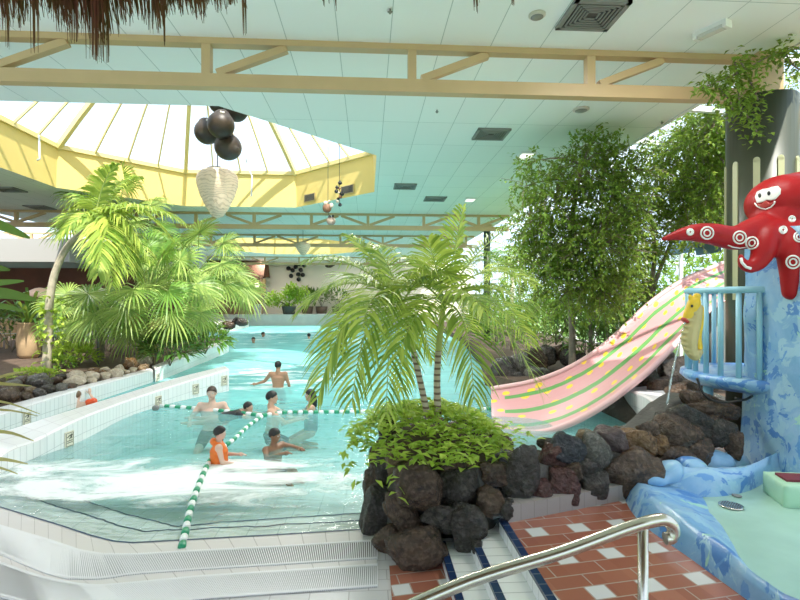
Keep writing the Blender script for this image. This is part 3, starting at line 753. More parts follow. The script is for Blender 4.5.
ne = smooth([W(*q) for q in [(492,427,7.45),(532,433,7.3),(566,425,7.25),(602,406,7.3),(640,378,7.5),(666,354,7.75),(692,326,8.1),(720,302,8.6),(758,281,9.2),(795,268,9.8)]], 60)
def sl(i, v):
    a, b = fe[i], ne[i]; p = a.lerp(b, v); return p
sr = thing('water_slide', 'wide pink water slide with green stripes and yellow dots curving down into the pool', 'water slide', (2.6,8.2,0))
LL = [0]
for i in range(59): LL.append(LL[-1]+(fe[i+1].lerp(ne[i+1],.5)-fe[i].lerp(ne[i],.5)).length)
nv = 16
def trough(i, v, th=0):
    # shallow trough: floor dips between the two edges, perpendicular to the slope
    a = sl(i, v); T = (sl(min(i+1,59),.5)-sl(max(i-1,0),.5)).normalized(); S = (fe[i]-ne[i]).normalized(); n_ = T.cross(S); n_ = n_ if n_.z > 0 else -n_; n_.normalize()
    return a - n_*(.16*math.sin(PI*v)**.6 + th)
mb = MB()
for i in range(59):
    for j in range(nv):
        v0, v1 = j/nv, (j+1)/nv
        mb.quad(trough(i,v0), trough(i+1,v0), trough(i+1,v1), trough(i,v1), 0, [(LL[i],v0),(LL[i+1],v0),(LL[i+1],v1),(LL[i],v1)], True)
me = mb; me.build('chute', M['slide'], sr)
mb = MB()
for i in range(59):
    for j in range(nv):
        v0, v1 = j/nv, (j+1)/nv; mb.quad(trough(i,v1,.06), trough(i+1,v1,.06), trough(i+1,v0,.06), trough(i,v0,.06), 0, None, True)
    for v in (0,1):
        q = [trough(i,v), trough(i+1,v), trough(i+1,v,.06), trough(i,v,.06)]; mb.quad(*(q if v==0 else q[::-1]))
for i in (0,59):
    for j in range(nv):
        v0, v1 = j/nv, (j+1)/nv; q = [trough(i,v0), trough(i,v1), trough(i,v1,.06), trough(i,v0,.06)]; mb.quad(*q)
mb.build('shell', M['pink'], sr)
mb = MB(); mb.tube([p+V((0,0,.0)) for p in fe], .045, 8); mb.build('rim', M['pink'], sr)
mb = MB(); mb.tube([p for p in ne], .045, 8); mb.build('rim', M['pink'], sr)
for i, px in ((30,0),(46,0)):
    p = trough(i,.5,.05); mb = MB(); mb.tube([V((p.x,p.y,-.4 if i<30 else .1)), V((p.x,p.y,p.z))], .09, 12); mb.build('support_post', M['grey_metal'], sr)
# blue tunnel hood at the top of the slide
M['slate_blue'] = mat('slate blue plastic', (.10,.22,.33), .4)
c = W(706,243,11.2); mb = MB(); 
def hood(u, v): a = PI*v; return c + RT*(-.35*math.cos(a)) + V((0,0,.38*math.sin(a)-.2)) + FW*(u*.9)
mb.grid(hood, 8, 14, uv=False); 
def hoodi(u, v): a = PI*v; return c + RT*(-.31*math.cos(a)) + V((0,0,.34*math.sin(a)-.2)) + FW*(u*.9)
mb.grid(hoodi, 8, 14, uv=False); o = tag(mb.build('slide_hood', M['slate_blue']), 'slate blue rounded hood over the top of the slide', 'hood')

# ================================================================ PAINTED ROCK: PILLAR AND WAVE BASIN
def wavepaint(name, sc=1.0, rough=.3, seed=0, squash=(1,1,1), rot=(0,0,0)):
    m, nt, b = newmat(name); pos = N(nt,'ShaderNodeNewGeometry').outputs['Position']
    mp = N(nt,'ShaderNodeMapping'); nt.links.new(pos, mp.inputs[0]); mp.inputs['Scale'].default_value = tuple(sc*k for k in squash); mp.inputs['Location'].default_value = (seed,seed*2,0); mp.inputs['Rotation'].default_value = rot
    def streak(scale, loc, ang, det=4, dist=.9):
        q = N(nt,'ShaderNodeMapping'); nt.links.new(mp.outputs[0], q.inputs[0]); q.inputs['Rotation'].default_value = ang; q.inputs['Location'].default_value = (loc,loc*1.7,loc*.6); q.inputs['Scale'].default_value = (1,3.6,2.4)
        return noise_fac(nt, scale, det, .6, q.outputs[0], dist)
    def above(f_, t, w=.012): return mth(nt,'MINIMUM', mth(nt,'MAXIMUM', mth(nt,'MULTIPLY', mth(nt,'SUBTRACT', f_, t), 1/w), 0), 1)
    base = ramp(nt, noise_fac(nt, 2.2, 4, .6, mp.outputs[0], .6), [(.30,(.16,.35,.58)),(.48,(.23,.42,.65)),(.60,(.30,.48,.67)),(.75,(.19,.44,.60))])
    cc = mixc(nt, above(streak(1.3, 3, (.4,.3,.7)), .54, .03), base, (.33,.53,.68))
    cc = mixc(nt, above(streak(1.7, 9, (.3,.5,.9)), .575), cc, (.09,.24,.56))
    cc = mixc(nt, above(streak(1.5, 15, (.5,.2,.6)), .635), cc, (.36,.62,.55))
    cc = mixc(nt, above(streak(2.6, 21, (.3,.6,.8), 5), .60), cc, (.13,.31,.62))
    nt.links.new(cc, b.inputs['Base Color']); b.inputs['Roughness'].default_value = rough
    bump(nt, b, noise_fac(nt, 9, 4), .35, .02); return m
M['wave'] = wavepaint('blue wave paint', .95, .3, 3)
M['pillarpaint'] = wavepaint('blue rock paint', .75, .45, 9, (1,1,1.5), (0,.6,0))
# pillar: hewn block
def pillar():
    mb = MB(); x0, x1, y0, y1, z0, z1 = 0, 1.25, 0, .78, .15, 2.55
    o = RT*3.46+FW*4.3; dx = RT; dy = FW
    nz, nh = 34, 14
    ring = []
    per = [(x0,y0),(x1,y0),(x1,y1),(x0,y1)]
    pts = []
    for i in range(4):
        a, b = per[i], per[(i+1)%4]
        for j in range(nh): t = j/nh; pts.append((lerp(a[0],b[0],t), lerp(a[1],b[1],t)))
    cx, cy = (x0+x1)/2, (y0+y1)/2
    for k in range(nz+1):
        z = lerp(z0, z1, k/nz); tp = 1+.10*(1-k/nz)**3
        for (x,y) in pts:
            # round the corners and hew the surface into facets
            q = V(((x-cx)*tp, (y-cy)*tp, 0)); q *= 1-.06*(abs(q.x)/.68*abs(q.y)/.47)**2
            s = V((q.x*2.2, q.y*2.2+4, z*1.7)); ce = noise.voronoi(s*1.1)[0]
            dsp = .10*(ce[1]-ce[0]) + .05*noise.noise(s*1.7)-.05
            q = q*(1+dsp*.55)
            top = .10*noise.noise(V((x*2,y*2,7)))*(k/nz)
            mb.v.append(tuple(o + dx*(q.x+cx) + dy*(q.y+cy) + V((0,0,z+top))))
    n = len(pts)
    for k in range(nz):
        for j in range(n): a = k*n+j; b = k*n+(j+1)%n; mb.face((a,b,b+n,a+n),0,None,True)
    ti = mb.add(o+dx*cx+dy*cy+V((0,0,z1+.05)))
    for j in range(n): mb.face((nz*n+j, nz*n+(j+1)%n, ti),0,None,True)
    bi = mb.add(o+dx*cx+dy*cy+V((0,0,z0)))
    for j in range(n): mb.face((j, bi, (j+1)%n))
    return mb
tag(pillar().build('rock_pillar', M['pillarpaint']), 'tall square light blue painted rock pillar under the red octopus', 'pillar')
# basin
ba = thing('splash_basin', 'light blue and pale green splash basin with a sculpted wave rim beside the terrace', 'basin', (3.0,3.3,ZU))
M['basin'] = mat('pale green basin floor', (.36,.55,.46), .22, .08, 3)
inner = [V((2.30,4.30,0)),V((2.9,4.75,0)),V((4.6,4.6,0)),V((4.6,1.2,0)),V((2.72,1.2,0)),V((2.45,2.4,0)),V((2.36,3.2,0))]
inner = [G(716,474,.36), G(752,470,.36), G(810,495,.36)+V((.6,0,0)), V((4.6,1.0,.36)), V((2.55,1.0,.36)), G(838,640,.36), G(762,580,.36), G(735,535,.36), G(717,505,.36), G(708,488,.36)]
outer_b = [G(664,466,.55), G(742,456,.62), V((5.2,4.9,0)), V((5.2,.8,0)), V((2.12,.8,0)), V((2.06,1.9,0)), V((2.02,2.45,0)), V((1.98,2.95,0)), V((1.94,3.5,0)), G(624,487,.36)]
I = resample(inner+[inner[0]], 120); O = resample(outer_b+[outer_b[0]], 120)
# resample by matching corner index
def match(pl, n_each):
    out = []
    for i in range(len(pl)):
        p0, p1, p2, p3 = pl[i-1], pl[i], pl[(i+1)%len(pl)], pl[(i+2)%len(pl)]
        for j in range(n_each):
            f = j/n_each; out.append((p1*2+(p2-p0)*f+(p0*2-p1*5+p2*4-p3)*f*f+(p1*3-p0-p2*3+p3)*f*f*f)*.5)
    return out
I = match(inner, 14); O = match(outer_b, 14); n = len(I)
rows = 12; mb = MB()
crest = [.28,.26,.26,.26,.26,.26,.22,.22,.22,.20]
for i in range(n):
    a, b = V((O[i].x,O[i].y,0)), V((I[i].x,I[i].y,0)); ci = i/14; k0 = int(ci)%10; cr = lerp(crest[k0], crest[(k0+1)%10], ci-int(ci))
    for r_ in range(rows+1):
        t = r_/rows; p = a.lerp(b, t)
        if t < .18: z = ZU-.05 + (cr)*math.sin(t/.18*PI/2)
        else: z = ZU-.05 + cr*1.0*(1-((t-.18)/.82)**1.3) + .045*((t-.18)/.82)
        z += .045*noise.noise(V((p.x*3.2,p.y*3.2,1)))*math.sin(PI*t)+.02*noise.noise(V((p.x*8,p.y*8,2)))*math.sin(PI*t)
        mb.v.append((p.x,p.y,z))
for i in range(n):
    for r_ in range(rows):
        a = i*(rows+1)+r_; b = ((i+1)%n)*(rows+1)+r_; mb.face((a, b, b+1, a+1), 0, None, True)
mb.build('wave_rim', M['wave'], ba)
mb = MB(); q = [V((p.x,p.y,ZU+.0)) for p in I]; n0 = len(mb.v); q = [V((3.4,3.2,ZU)).lerp(p,1.09)+V((0,0,.014)) for p in q]; mb.v += [tuple(p) for p in q]; cidx = mb.add(V((3.4,3.2,ZU+.008)))
for i in range(n): mb.face((n0+i, n0+(i+1)%n, cidx))
mb.build('basin_floor', M['basin'], ba)
# crest lump where the wave meets the rock wall
mb = MB(); mb.ell(W(668,471,4.12), .13,.12,.10); mb.ell(W(652,479,4.05), .13,.11,.06); mb.ell(W(690,466,4.3), .14,.14,.09); mb.ell(W(712,464,4.6), .22,.14,.13); mb.ell(W(734,466,4.75), .16,.14,.13)
fz = fuse(mb, .025, 6)
for i, v in enumerate(fz.v): q = V(v); fz.v[i] = tuple(q + V((0,0,.03*noise.noise(q*6))))
fz.build('wave_crest', M['wave'], ba)
# drain covers and step in the basin
p = G(731,506,ZU+.016); mb = MB()
mb.lathe(p, [(.085,0),(.085,.008),(.075,.010)], 24)
gr = tag(mb.build('floor_drain', M['steel']), 'oval perforated drain cover in the pale green basin', 'drain cover'); 
mb = MB()
for i in range(-3,4):
    for j in range(-3,4):
        if i*i+j*j < 11: mb.lathe(p+V((i*.021,j*.021,.0105)), [(.006,0),(.006,.0012)], 8)
mb.build('hole', M['dark_metal'], gr)
p = G(737,496,ZU+.016); mb = MB(); mb.lathe(p, [(.035,0),(.035,.006),(.028,.008)], 18); tag(mb.build('floor_drain', M['grey_metal']), 'small round drain cover behind the oval one in the basin', 'drain cover')
st = thing('basin_step', 'pale green step with a dark red mat at the right side of the basin', 'step', (3.35,3.7,ZU))
M['green_step'] = mat('green painted step', (.42,.66,.46), .4, .1, 3); M['mat_red'] = mat('dark red rubber mat', (.16,.02,.03), .7)
c = G(796,512,ZU); mb = MB(); mb.obox(c+V((.42,.14,.09)), V((.42,-.08,0)), V((.05,.17,0)), V((0,0,.09))); fz = fuse(mb,.02,5); fz.build('block', M['green_step'], st)
mb = MB(); mb.obox(c+V((.42,.14,.185)), V((.36,-.07,0)), V((.02,.08,0)), V((0,0,.012))); mb.build('mat', M['mat_red'], st)

# ================================================================ OCTOPUS
oc = thing('octopus_figure', 'red smiling octopus sculpture with white swirls on the blue rock pillar', 'sculpture', W(790,235,4.9))
M['octo'] = mat('red painted octopus', (.36,.007,.010), .45, .10, 5, .12, 40, spec=.25); M['wpaint'] = mat('white paint mark', (.85,.83,.80), .4); M['blk'] = mat('black paint', (.01,.01,.01), .3); M['lip'] = mat('dark red lips', (.50,.06,.05), .35)
OD = 4.75
def w2(px, py, dd=0): return W(px, py, OD+dd)
mb = MB()
mb.ell(w2(786,203,.05), .34,.34,.27, 20, 14); mb.ell(w2(800,201,.15), .36,.36,.28, 20, 14); mb.ell(w2(779,220,.0), .24,.26,.20)
def arm(pts, rad):
    P = smooth([w2(*p) for p in pts], 24); Rr = smooth(rad, 24); mb.chain(P, Rr, .3)
arm([(785,228,.0),(757,232,-.1),(735,238,-.16),(712,234,-.2),(690,233,-.24),(662,239,-.3)], [0.189,0.146,0.112,0.099,0.073,0.017])
arm([(788,230,-.05),(769,237,-.2),(764,250,-.26),(758,262,-.28),(749,267,-.29),(742.5,263,-.29),(740.5,256,-.29)], [.17,.125,.102,.075,.055,.042,.026])
arm([(795,228,.1),(790,234,-.18),(790,250,-.3),(791,270,-.3),(791,292,-.3)], [.19,.135,.115,.095,.075])
arm([(800,230,.1),(812,238,-.15),(822,256,-.2),(826,280,-.2)], [.19,.14,.11,.07])
arm([(805,228,.3),(830,232,.2),(850,240,.2),(868,230,.2)], [.19,.15,.1,.026])
arm([(805,228,.5),(815,238,.75),(812,262,.8),(815,290,.8)], [.19,.15,.11,.05])
ob = fuse(mb, .018, 5); 
for i, v in enumerate(ob.v):     # brow furrows
    pass
octo_b = ob.build('body', M['octo'], oc)
# surface finder for painted marks
bpy.context.view_layer.update()
def onsurf(px, py, obj):
    o_ = V((0,0,H)); d_ = (W(px,py,4.0)-o_).normalized(); off = wloc(obj)
    hit, loc, nrm, _ = obj.ray_cast(o_-off, d_)
    return (loc+off, nrm) if hit else (None, None)
def decal(px_poly, obj, name, mt, lift=.006, parent=None, sub=10):
    """thin painted patch that follows the surface; polygon in photo pixels"""
    cx = sum(p[0] for p in px_poly)/len(px_poly); cy = sum(p[1] for p in px_poly)/len(px_poly)
    mb = MB(); rows = []
    for s in range(sub+1):
        row = []
        for (x,y) in px_poly:
            l, n_ = onsurf(lerp(cx,x,s/sub), lerp(cy,y,s/sub), obj)
            if l is None: return None
            row.append(mb.add(l+n_*lift*(1 if s<sub else .3)))
        rows.append(row)
    for a, b in zip(rows, rows[1:]):
        for i in range(len(px_poly)): j = (i+1)%len(px_poly); mb.face((a[i],b[i],b[j],a[j]),0,None,True)
    return mb.build(name, mt, parent or obj.parent)
def ering(cx, cy, rx, ry, n=28, rot=0):
    return [(cx+rx*math.cos(2*PI*i/n)*math.cos(rot)-ry*math.sin(2*PI*i/n)*math.sin(rot), cy+rx*math.cos(2*PI*i/n)*math.sin(rot)+ry*math.sin(2*PI*i/n)*math.cos(rot)) for i in range(n)]
def loopline(pts, obj, name, mt, r=.008, parent=None):
    P = [onsurf(x,y,obj) for x,y in pts]; P = [l+n_*.002 for l,n_ in P if l is not None]
    if len(P) < 3: return
    if len(P) > 10 and (P[0]-P[-1]).length < 3.0*(P[0]-P[1]).length: P.append(P[0])
    mb = MB(); mb.tube(P, r, 6); return mb.build(name, mt, parent or obj.parent)
# face  (spectacle-shaped white patch, pupils, smiling lips with a white outline)
patch = [(755,197),(757,192),(763,189),(768,188.5),(772,187),(778,186),(781,189),(780.5,194),(776,199),(771,200.5),(767,200),(763,202),(757,203)]
decal(patch, octo_b, 'eye_patch', M['wpaint'], .008)
for x,y in ((760.2,195.6),(769.2,193.6)): decal(ering(x,y,2.0,2.6,16), octo_b, 'pupil', M['blk'], .013, sub=3)
decal([(757,204.5),(762,204),(766,200.5),(770,203),(774,202),(771,206),(766,208.5),(761,207.5)], octo_b, 'lips', M['lip'], .012, sub=5)
loopline([(755,203),(757,206),(761,208.2),(766,209.5),(771,207.3),(774.5,203.5),(775,201)], octo_b, 'mouth_line', M['wpaint'], .007)
loopline([(757.5,206),(763,206.5),(768,205.5),(773,203)], octo_b, 'mouth_line', M['blk'], .003)
for cx,cy,rr in ((707,233,6.2),(739.5,237.5,6.4),(752,243,6.2),(793,262,6.6),(799,237,5),(783,230,3.6),(690,232,3),(792,219,3)):
    loopline(ering(cx,cy,rr,rr*.95), octo_b, 'swirl', M['wpaint'], .0075); loopline(ering(cx,cy,rr*.52,rr*.5,18), octo_b, 'swirl', M['wpaint'], .007)
loopline([(741,258),(742,262.5),(746,267),(751,268.5)], octo_b, 'swirl', M['wpaint'], .012)
loopline([(728,245),(733,247),(740,248),(746,247)], octo_b, 'swirl', M['wpaint'], .006)

# ================================================================ COLUMNS
M['column'] = mat('grey green column paint', (.045,.052,.033), .4, .06, 2); M['strip'] = mat('beige wall-light strip', (.38,.38,.22), .4)
def column(c, r, zt, label, strips=True):
    t = thing('column', label, 'column', (c.x,c.y,.2))
    mb = MB(); mb.lathe((c.x,c.y,.2), [(r,0),(r,zt-.2)], 40); mb.build('shaft', M['column'], t)
    mb = MB(); mb.box(c.x-.16,c.x+.16,c.y-.16,c.y+.16, zt, HC); mb.build('neck', M['cream_steel'], t)
    if strips:
        for a in range(10):
            an = a*2*PI/10+.13; p = V((c.x+math.cos(an)*r, c.y+math.sin(an)*r, 0)); t_ = V((-math.sin(an),math.cos(an),0)); n_ = V((math.cos(an),math.sin(an),0))
            mb = MB(); zc = (H+.45+H+1.72)/2
            mb.obox(p+V((0,0,2.75)), t_*.035, n_*.012, V((0,0,.85))); mb.lathe(p+V((0,0,3.6))-n_*.012, [(.035,0),(.035,.024)], 12, axis=n_); mb.build('light_strip', M['strip'], t)
cc_ = W(761.5,300,6.35); column(cc_, .385, H+203/F*6.2, 'thick grey green round column behind the octopus')
cc2 = W(487,300,20.5); column(V((cc2.x,cc2.y,0)), .14, HC-.2, 'slim dark column far behind the central palms', False)
# short truss between the neck and the glass side
mb = MB(); mb.bar((cc_.x+.16,cc_.y,HC-.62),(8.2,cc_.y,HC-.62), .13, .2); tag(mb.build('roof_beam', M['cream_steel']), 'short cream beam to the right of the column top', 'beam')

# ================================================================ BALCONY, SEAHORSE, JET
M['rail_blue'] = mat('light blue rail paint', (.30,.56,.68), .4, .04, 6)
bc = W(768,300,5.35); br_ = .80
bl = thing('balcony', 'small light blue balcony with vertical rails beside the blue pillar', 'balcony', (bc.x,bc.y,1.0))
def slab(u, v):
    a = u*2*PI; return None
mb = MB(); prof = [(.0,.98),(br_*.86,.98),(br_*.97,1.02),(br_+.03,1.07),(br_+.02,1.12),(br_*.96,1.135),(0,1.135)]
mb.lathe((bc.x,bc.y,0), prof, 48); mb.build('deck', M['wave'], bl)
angs = [math.radians(a) for a in range(95, 300, 13)]
rr_ = br_-.05
mb = MB(); mb.tube([V((bc.x+rr_*math.cos(a), bc.y+rr_*math.sin(a), 2.0)) for a in [math.radians(x) for x in range(92,300,5)]], .035, 10); mb.build('top_rail', M['rail_blue'], bl)
for a in angs:
    p = V((bc.x+rr_*math.cos(a), bc.y+rr_*math.sin(a), 0)); mb = MB(); mb.tube([p+V((0,0,1.10)), p+V((0,0,2.0))], .026, 8); mb.build('baluster', M['rail_blue'], bl)
p = W(708,390,5.4); mb = MB(); mb.tube([V((p.x,p.y,.2)), V((p.x,p.y,1.03))], .05, 12); mb.build('support_post', M['rail_blue'], bl)
mb = MB(); mb.tube(smooth([W(697,378,4.95),W(703,393,4.9),(W(714,401,4.85)),W(728,402,4.8),W(742,400,4.75)], 20), .012, 6); mb.tube(smooth([W(735,398,4.8),W(744,400,4.8),W(752,396,4.9)],6), .012, 6)
tag(mb.build('cable', M['blk']), 'black cable hanging below the blue balcony', 'cable')
# seahorse
M['yellow'] = mat('yellow painted seahorse', (.80,.52,.03), .35, .1, 8); M['creamy'] = mat('cream ribbed belly', (.55,.44,.20), .45, .1, 8)
SD = 4.72; UP_ = V((0,0,1))
sh_ = thing('seahorse_spout', 'yellow and cream seahorse water spout on the rail of the blue balcony', 'water spout', W(690,345,SD))
s3 = lambda x, y, dd=0: W(x, y, SD+dd)
mb = MB(); mb.chain([s3(696,302),s3(693,306),s3(689,314),s3(686,319)], [.045,.06,.05,.035], .3); mb.ell(s3(694,304), .06,.06,.065); mb.ell(s3(697,296), .035,.04,.03); mb.ell(s3(690,297), .016,.02,.03); mb.ell(s3(699,309), .03,.04,.05)
fuse(mb, .012, 3).build('head', M['yellow'], sh_)
mb = MB(); mb.lathe(s3(686.5,318.5), [(.030,0),(.042,.012),(.042,.025),(.03,.04)], 14, axis=s3(684,323)-s3(688,315)); mb.build('mouth_ring', M['lip'], sh_)
for q in (.0,): mb = MB(); mb.ell(s3(692,306,-.06), .012,.010,.014); mb.build('eye', M['blk'], sh_)
mb = MB()
body = smooth([s3(697,308),s3(694,322),s3(690,335),s3(690,347),s3(695,356),s3(700,352)], 22); rad = smooth([.05,.065,.075,.065,.045,.03], 22)
mb.chain(body, rad, .3)
for i in range(2,21,2): mb.chain([body[i]-RT*rad[i]*.5-FW*.03+UP_*.01, body[i]-RT*rad[i]*1.35-FW*.03+UP_*.018], [.024,.012], .4)
fuse(mb, .0075, 1).build('belly', M['creamy'], sh_)
mb = MB(); mb.chain(smooth([s3(700,308,.02),s3(700,322,.02),s3(698,336,.02),s3(699,348,.02)], 14), [.035]*14, .4); fuse(mb,.012,2).build('back', M['yellow'], sh_)
M['jet'] = glassmat('falling water', (.93,.96,.97), .35)
jp = smooth([s3(685.5,321),s3(681,336),s3(676,356),s3(671,380,.0),s3(667,405,.0)], 26)
mb = MB(); mb.tube(jp, [.010+.004*math.sin(i*1.7) for i in range(26)], 8); o = tag(mb.build('water_jet', M['jet']), 'thin stream of water falling from the mouth of the yellow seahorse', 'water jet')

# ================================================================ HANDRAIL
hr = thing('handrail', 'stainless steel handrail with a curled end at the bottom of the view', 'handrail', W(643,560,1.66))
mb = MB()
path = [W(380,620,1.57), W(470,581,1.60), W(560,553,1.63), W(620,531,1.655), W(643,523.5,1.66), W(655,520.5,1.665), W(664,520,1.668), W(671,524,1.67), W(673.5,531,1.672), W(671,537.5,1.672), W(665,538.5,1.672)]
mb.tube(smooth(path, 60), .0205, 16); mb.build('rail', M['steel'], hr)
p = W(643,524,1.66); mb = MB(); mb.tube([p, V((p.x,p.y,ZU))], .0165, 14); mb.build('post', M['steel'], hr)
p2 = W(330,642,1.55); mb = MB(); mb.tube([W(380,620,1.57), p2, V((p2.x,p2.y,.02))], .0165, 14); mb.build('post', M['steel'], hr)
mb = MB(); mb.lathe((p.x,p.y,ZU+.002), [(.045,0),(.045,.006),(.02,.012)], 20); mb.build('base_flange', M['steel'], hr)
# bank handrail along wall_left
lh = thing('handrail', 'long steel handrail on brackets along the left tiled wall', 'handrail', (-6.5,9,.3))
P = smooth([W(-30,427,7.3), W(0,418.5,7.9), W(30,409,8.35), W(62,399,9.0), W(100,388.5,10.0), W(136,377.5,11.3), W(140,377.5,11.4), W(141,380,11.4), W(138,382,11.35)], 40)
mb = MB(); mb.tube(P, .022, 10); mb.build('rail', M['steel'], lh)
for i in (6,14,21,27): mb = MB(); mb.tube([P[i], P[i]+V((-.05,.07,-.05))], .014, 8); mb.build('bracket', M['steel'], lh)
# ================================================================ PLANTS
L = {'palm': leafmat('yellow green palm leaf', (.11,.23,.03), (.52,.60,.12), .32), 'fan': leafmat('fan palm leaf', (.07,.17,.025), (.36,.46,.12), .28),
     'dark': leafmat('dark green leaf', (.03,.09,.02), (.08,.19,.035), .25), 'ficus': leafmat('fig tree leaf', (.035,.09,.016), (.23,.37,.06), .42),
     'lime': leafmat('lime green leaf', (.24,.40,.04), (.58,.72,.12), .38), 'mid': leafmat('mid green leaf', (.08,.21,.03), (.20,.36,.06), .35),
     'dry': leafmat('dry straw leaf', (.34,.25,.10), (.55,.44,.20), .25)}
BARK = mat('grey bark', (.20,.16,.12), .85, .25, 14, .5, 40); PALMBARK = mat('pale palm trunk', (.46,.40,.30), .75, .2, 10, .4, 50)
def ringbark():
    m, nt, b = newmat('ringed palm trunk'); s = N(nt,'ShaderNodeSeparateXYZ'); nt.links.new(N(nt,'ShaderNodeNewGeometry').outputs['Position'], s.inputs[0])
    z = mth(nt,'ADD', s.outputs[2], mth(nt,'MULTIPLY', noise_fac(nt, 6, 2), .02)); k = mth(nt,'LESS_THAN', mth(nt,'FRACT', mth(nt,'MULTIPLY', z, 18)), .35)
    low = mth(nt,'LESS_THAN', z, 1.45)
    cc = mixc(nt, k, (.52,.44,.33), (.16,.10,.07)); cc = mixc(nt, low, (.46,.50,.14), cc)
    nt.links.new(cc, b.inputs['Base Color']); b.inputs['Roughness'].default_value = .6; return m
RINGBARK = ringbark()
UP = V((0,0,1))
def strip(mb, pts, ws, side):
    """tapering folded leaf strip through pts"""
    b = len(mb.v); k = len(pts)
    for p, w in zip(pts, ws): mb.v += [tuple(p-side*w), tuple(p+side*w)]
    for i in range(k-1): a = b+2*i; mb.face((a, a+1, a+3, a+2), 0, None, True)
def bez(a, c, b, t): return a*(1-t)**2 + c*2*t*(1-t) + b*t*t
def frond(base, ctrl, tip, n=30, Lf=.45, droop=.35, wd=.018, vee=.35, rnd=RN, start=.15, stem=.009):
    mb = MB(); P = [bez(base, ctrl, tip, i/24) for i in range(25)]
    for i in range(n):
        t = start + (1-start)*(i+.5)/n; p = bez(base, ctrl, tip, t); T = (bez(base,ctrl,tip,min(1,t+.02))-bez(base,ctrl,tip,t-.02)).normalized()
        S = T.cross(UP)
        if S.length < .15: S = T.cross(V((.3,1,0)))
        S.normalize(); Nn = S.cross(T).normalized(); Nn = Nn if Nn.z >= 0 else -Nn
        l = Lf*(math.sin(PI*min(1,(.22+.72*t)))**.75)*rnd.uniform(.85,1.1)
        for sg in (-1,1):
            sw = .28+.70*t+rnd.uniform(-.08,.08)
            d = (S*sg*math.cos(sw)+T*math.sin(sw)+Nn*vee).normalized(); g = droop*rnd.uniform(.7,1.3)
            pts = [p, p+d*l*.35+V((0,0,-g*l*.06)), p+d*l*.7+V((0,0,-g*l*.30)), p+d*l*.98+V((0,0,-g*l*.72))]
            sd = d.cross(Nn).normalized(); w = wd*rnd.uniform(.8,1.15)
            strip(mb, pts, [w*.35, w, w*.75, w*.06], (sd*.8+Nn*.25).normalized())
    mb2 = MB(); mb2.tube(P, [stem*(1.25-t/24) for t in range(25)], 5)
    return mb, mb2
def put_frond(parent, mt, *a, **k):
    lm, sm = frond(*a, **k); n0 = len(lm.v); lm.v += sm.v
    for f in sm.f: lm.face([n0+i for i in f], 1, None, True)
    return lm.build('frond', [mt, M['stem']], parent)
M['stem'] = mat('leaf stalk', (.36,.44,.12), .5)
# ---- two slender palms of the stone planter
pa = thing('areca_palm', 'upright slender palm with ringed trunk, right one of the pair in the stone planter', 'palm', G(438,415,.66), 'slender palms of the stone planter')
PD = 4.55
trunk = smooth([W(438,416,PD-.05), W(437,380,PD), W(439,345,PD), W(442,318,PD), W(445,296,PD)], 20)
mb = MB(); mb.tube(trunk, [.034-.010*(i/19) for i in range(20)], 12); mb.build('trunk', RINGBARK, pa)
c0 = W(444,306,PD)
FRA = [((452,262,-.1),(463,208,-.2)),((470,250,.2),(512,226,.35)),((500,262,-.3),(546,332,-.5)),((488,275,-.6),(541,392,-.8)),((470,300,-.5),(474,400,-.6)),((430,250,.5),(412,262,1.0)),
       ((500,285,.5),(530,345,.8)),((415,265,-.2),(385,300,-.5)),((455,285,.6),(470,330,1.0)),((425,280,-.7),(400,352,-.9)),((460,270,-.6),(490,320,-1.0)),((480,250,.5),(535,285,.7)),((436,262,-.5),(428,240,-.6))]
for i, (c, t) in enumerate(FRA):
    put_frond(pa, L['palm'], c0+V((0,0,.02)), W(c[0],c[1],PD+c[2]*.6), W(t[0],t[1],PD+t[2]*.8), n=27, Lf=.40, droop=.62, wd=.0115)
pb = thing('areca_palm', 'slender palm leaning left, left one of the pair in the stone planter', 'palm', G(427,417,.66), 'slender palms of the stone planter')
trunk = smooth([W(428,418,PD-.1), W(421,385,PD-.1), W(413,350,PD-.1), W(406,318,PD-.1), W(402,300,PD-.1)], 20)
mb = MB(); mb.tube(trunk, [.030-.009*(i/19) for i in range(20)], 12); mb.build('trunk', RINGBARK, pb)
c0 = W(403,306,PD-.1)
FRB = [((375,255,.2),(348,236,.4)),((350,258,-.3),(300,312,-.4)),((345,275,-.5),(318,400,-.7)),((365,285,-.6),(352,402,-.8)),((390,290,-.5),(386,416,-.7)),((360,262,.5),(330,285,1.0)),
       ((395,300,.4),(402,390,.6)),((385,250,.3),(372,246,.6)),((420,262,-.3),(452,280,-.4)),((330,290,.2),(338,352,.4)),((372,270,-.7),(362,330,-1.1)),((412,280,.5),(432,360,.6)),((356,250,-.1),(310,262,-.1))]
for i, (c, t) in enumerate(FRB):
    put_frond(pb, L['palm'], c0+V((0,0,.02)), W(c[0],c[1],PD-.1+c[2]*.6), W(t[0],t[1],PD-.1+t[2]*.8), n=27, Lf=.40, droop=.66, wd=.0115)
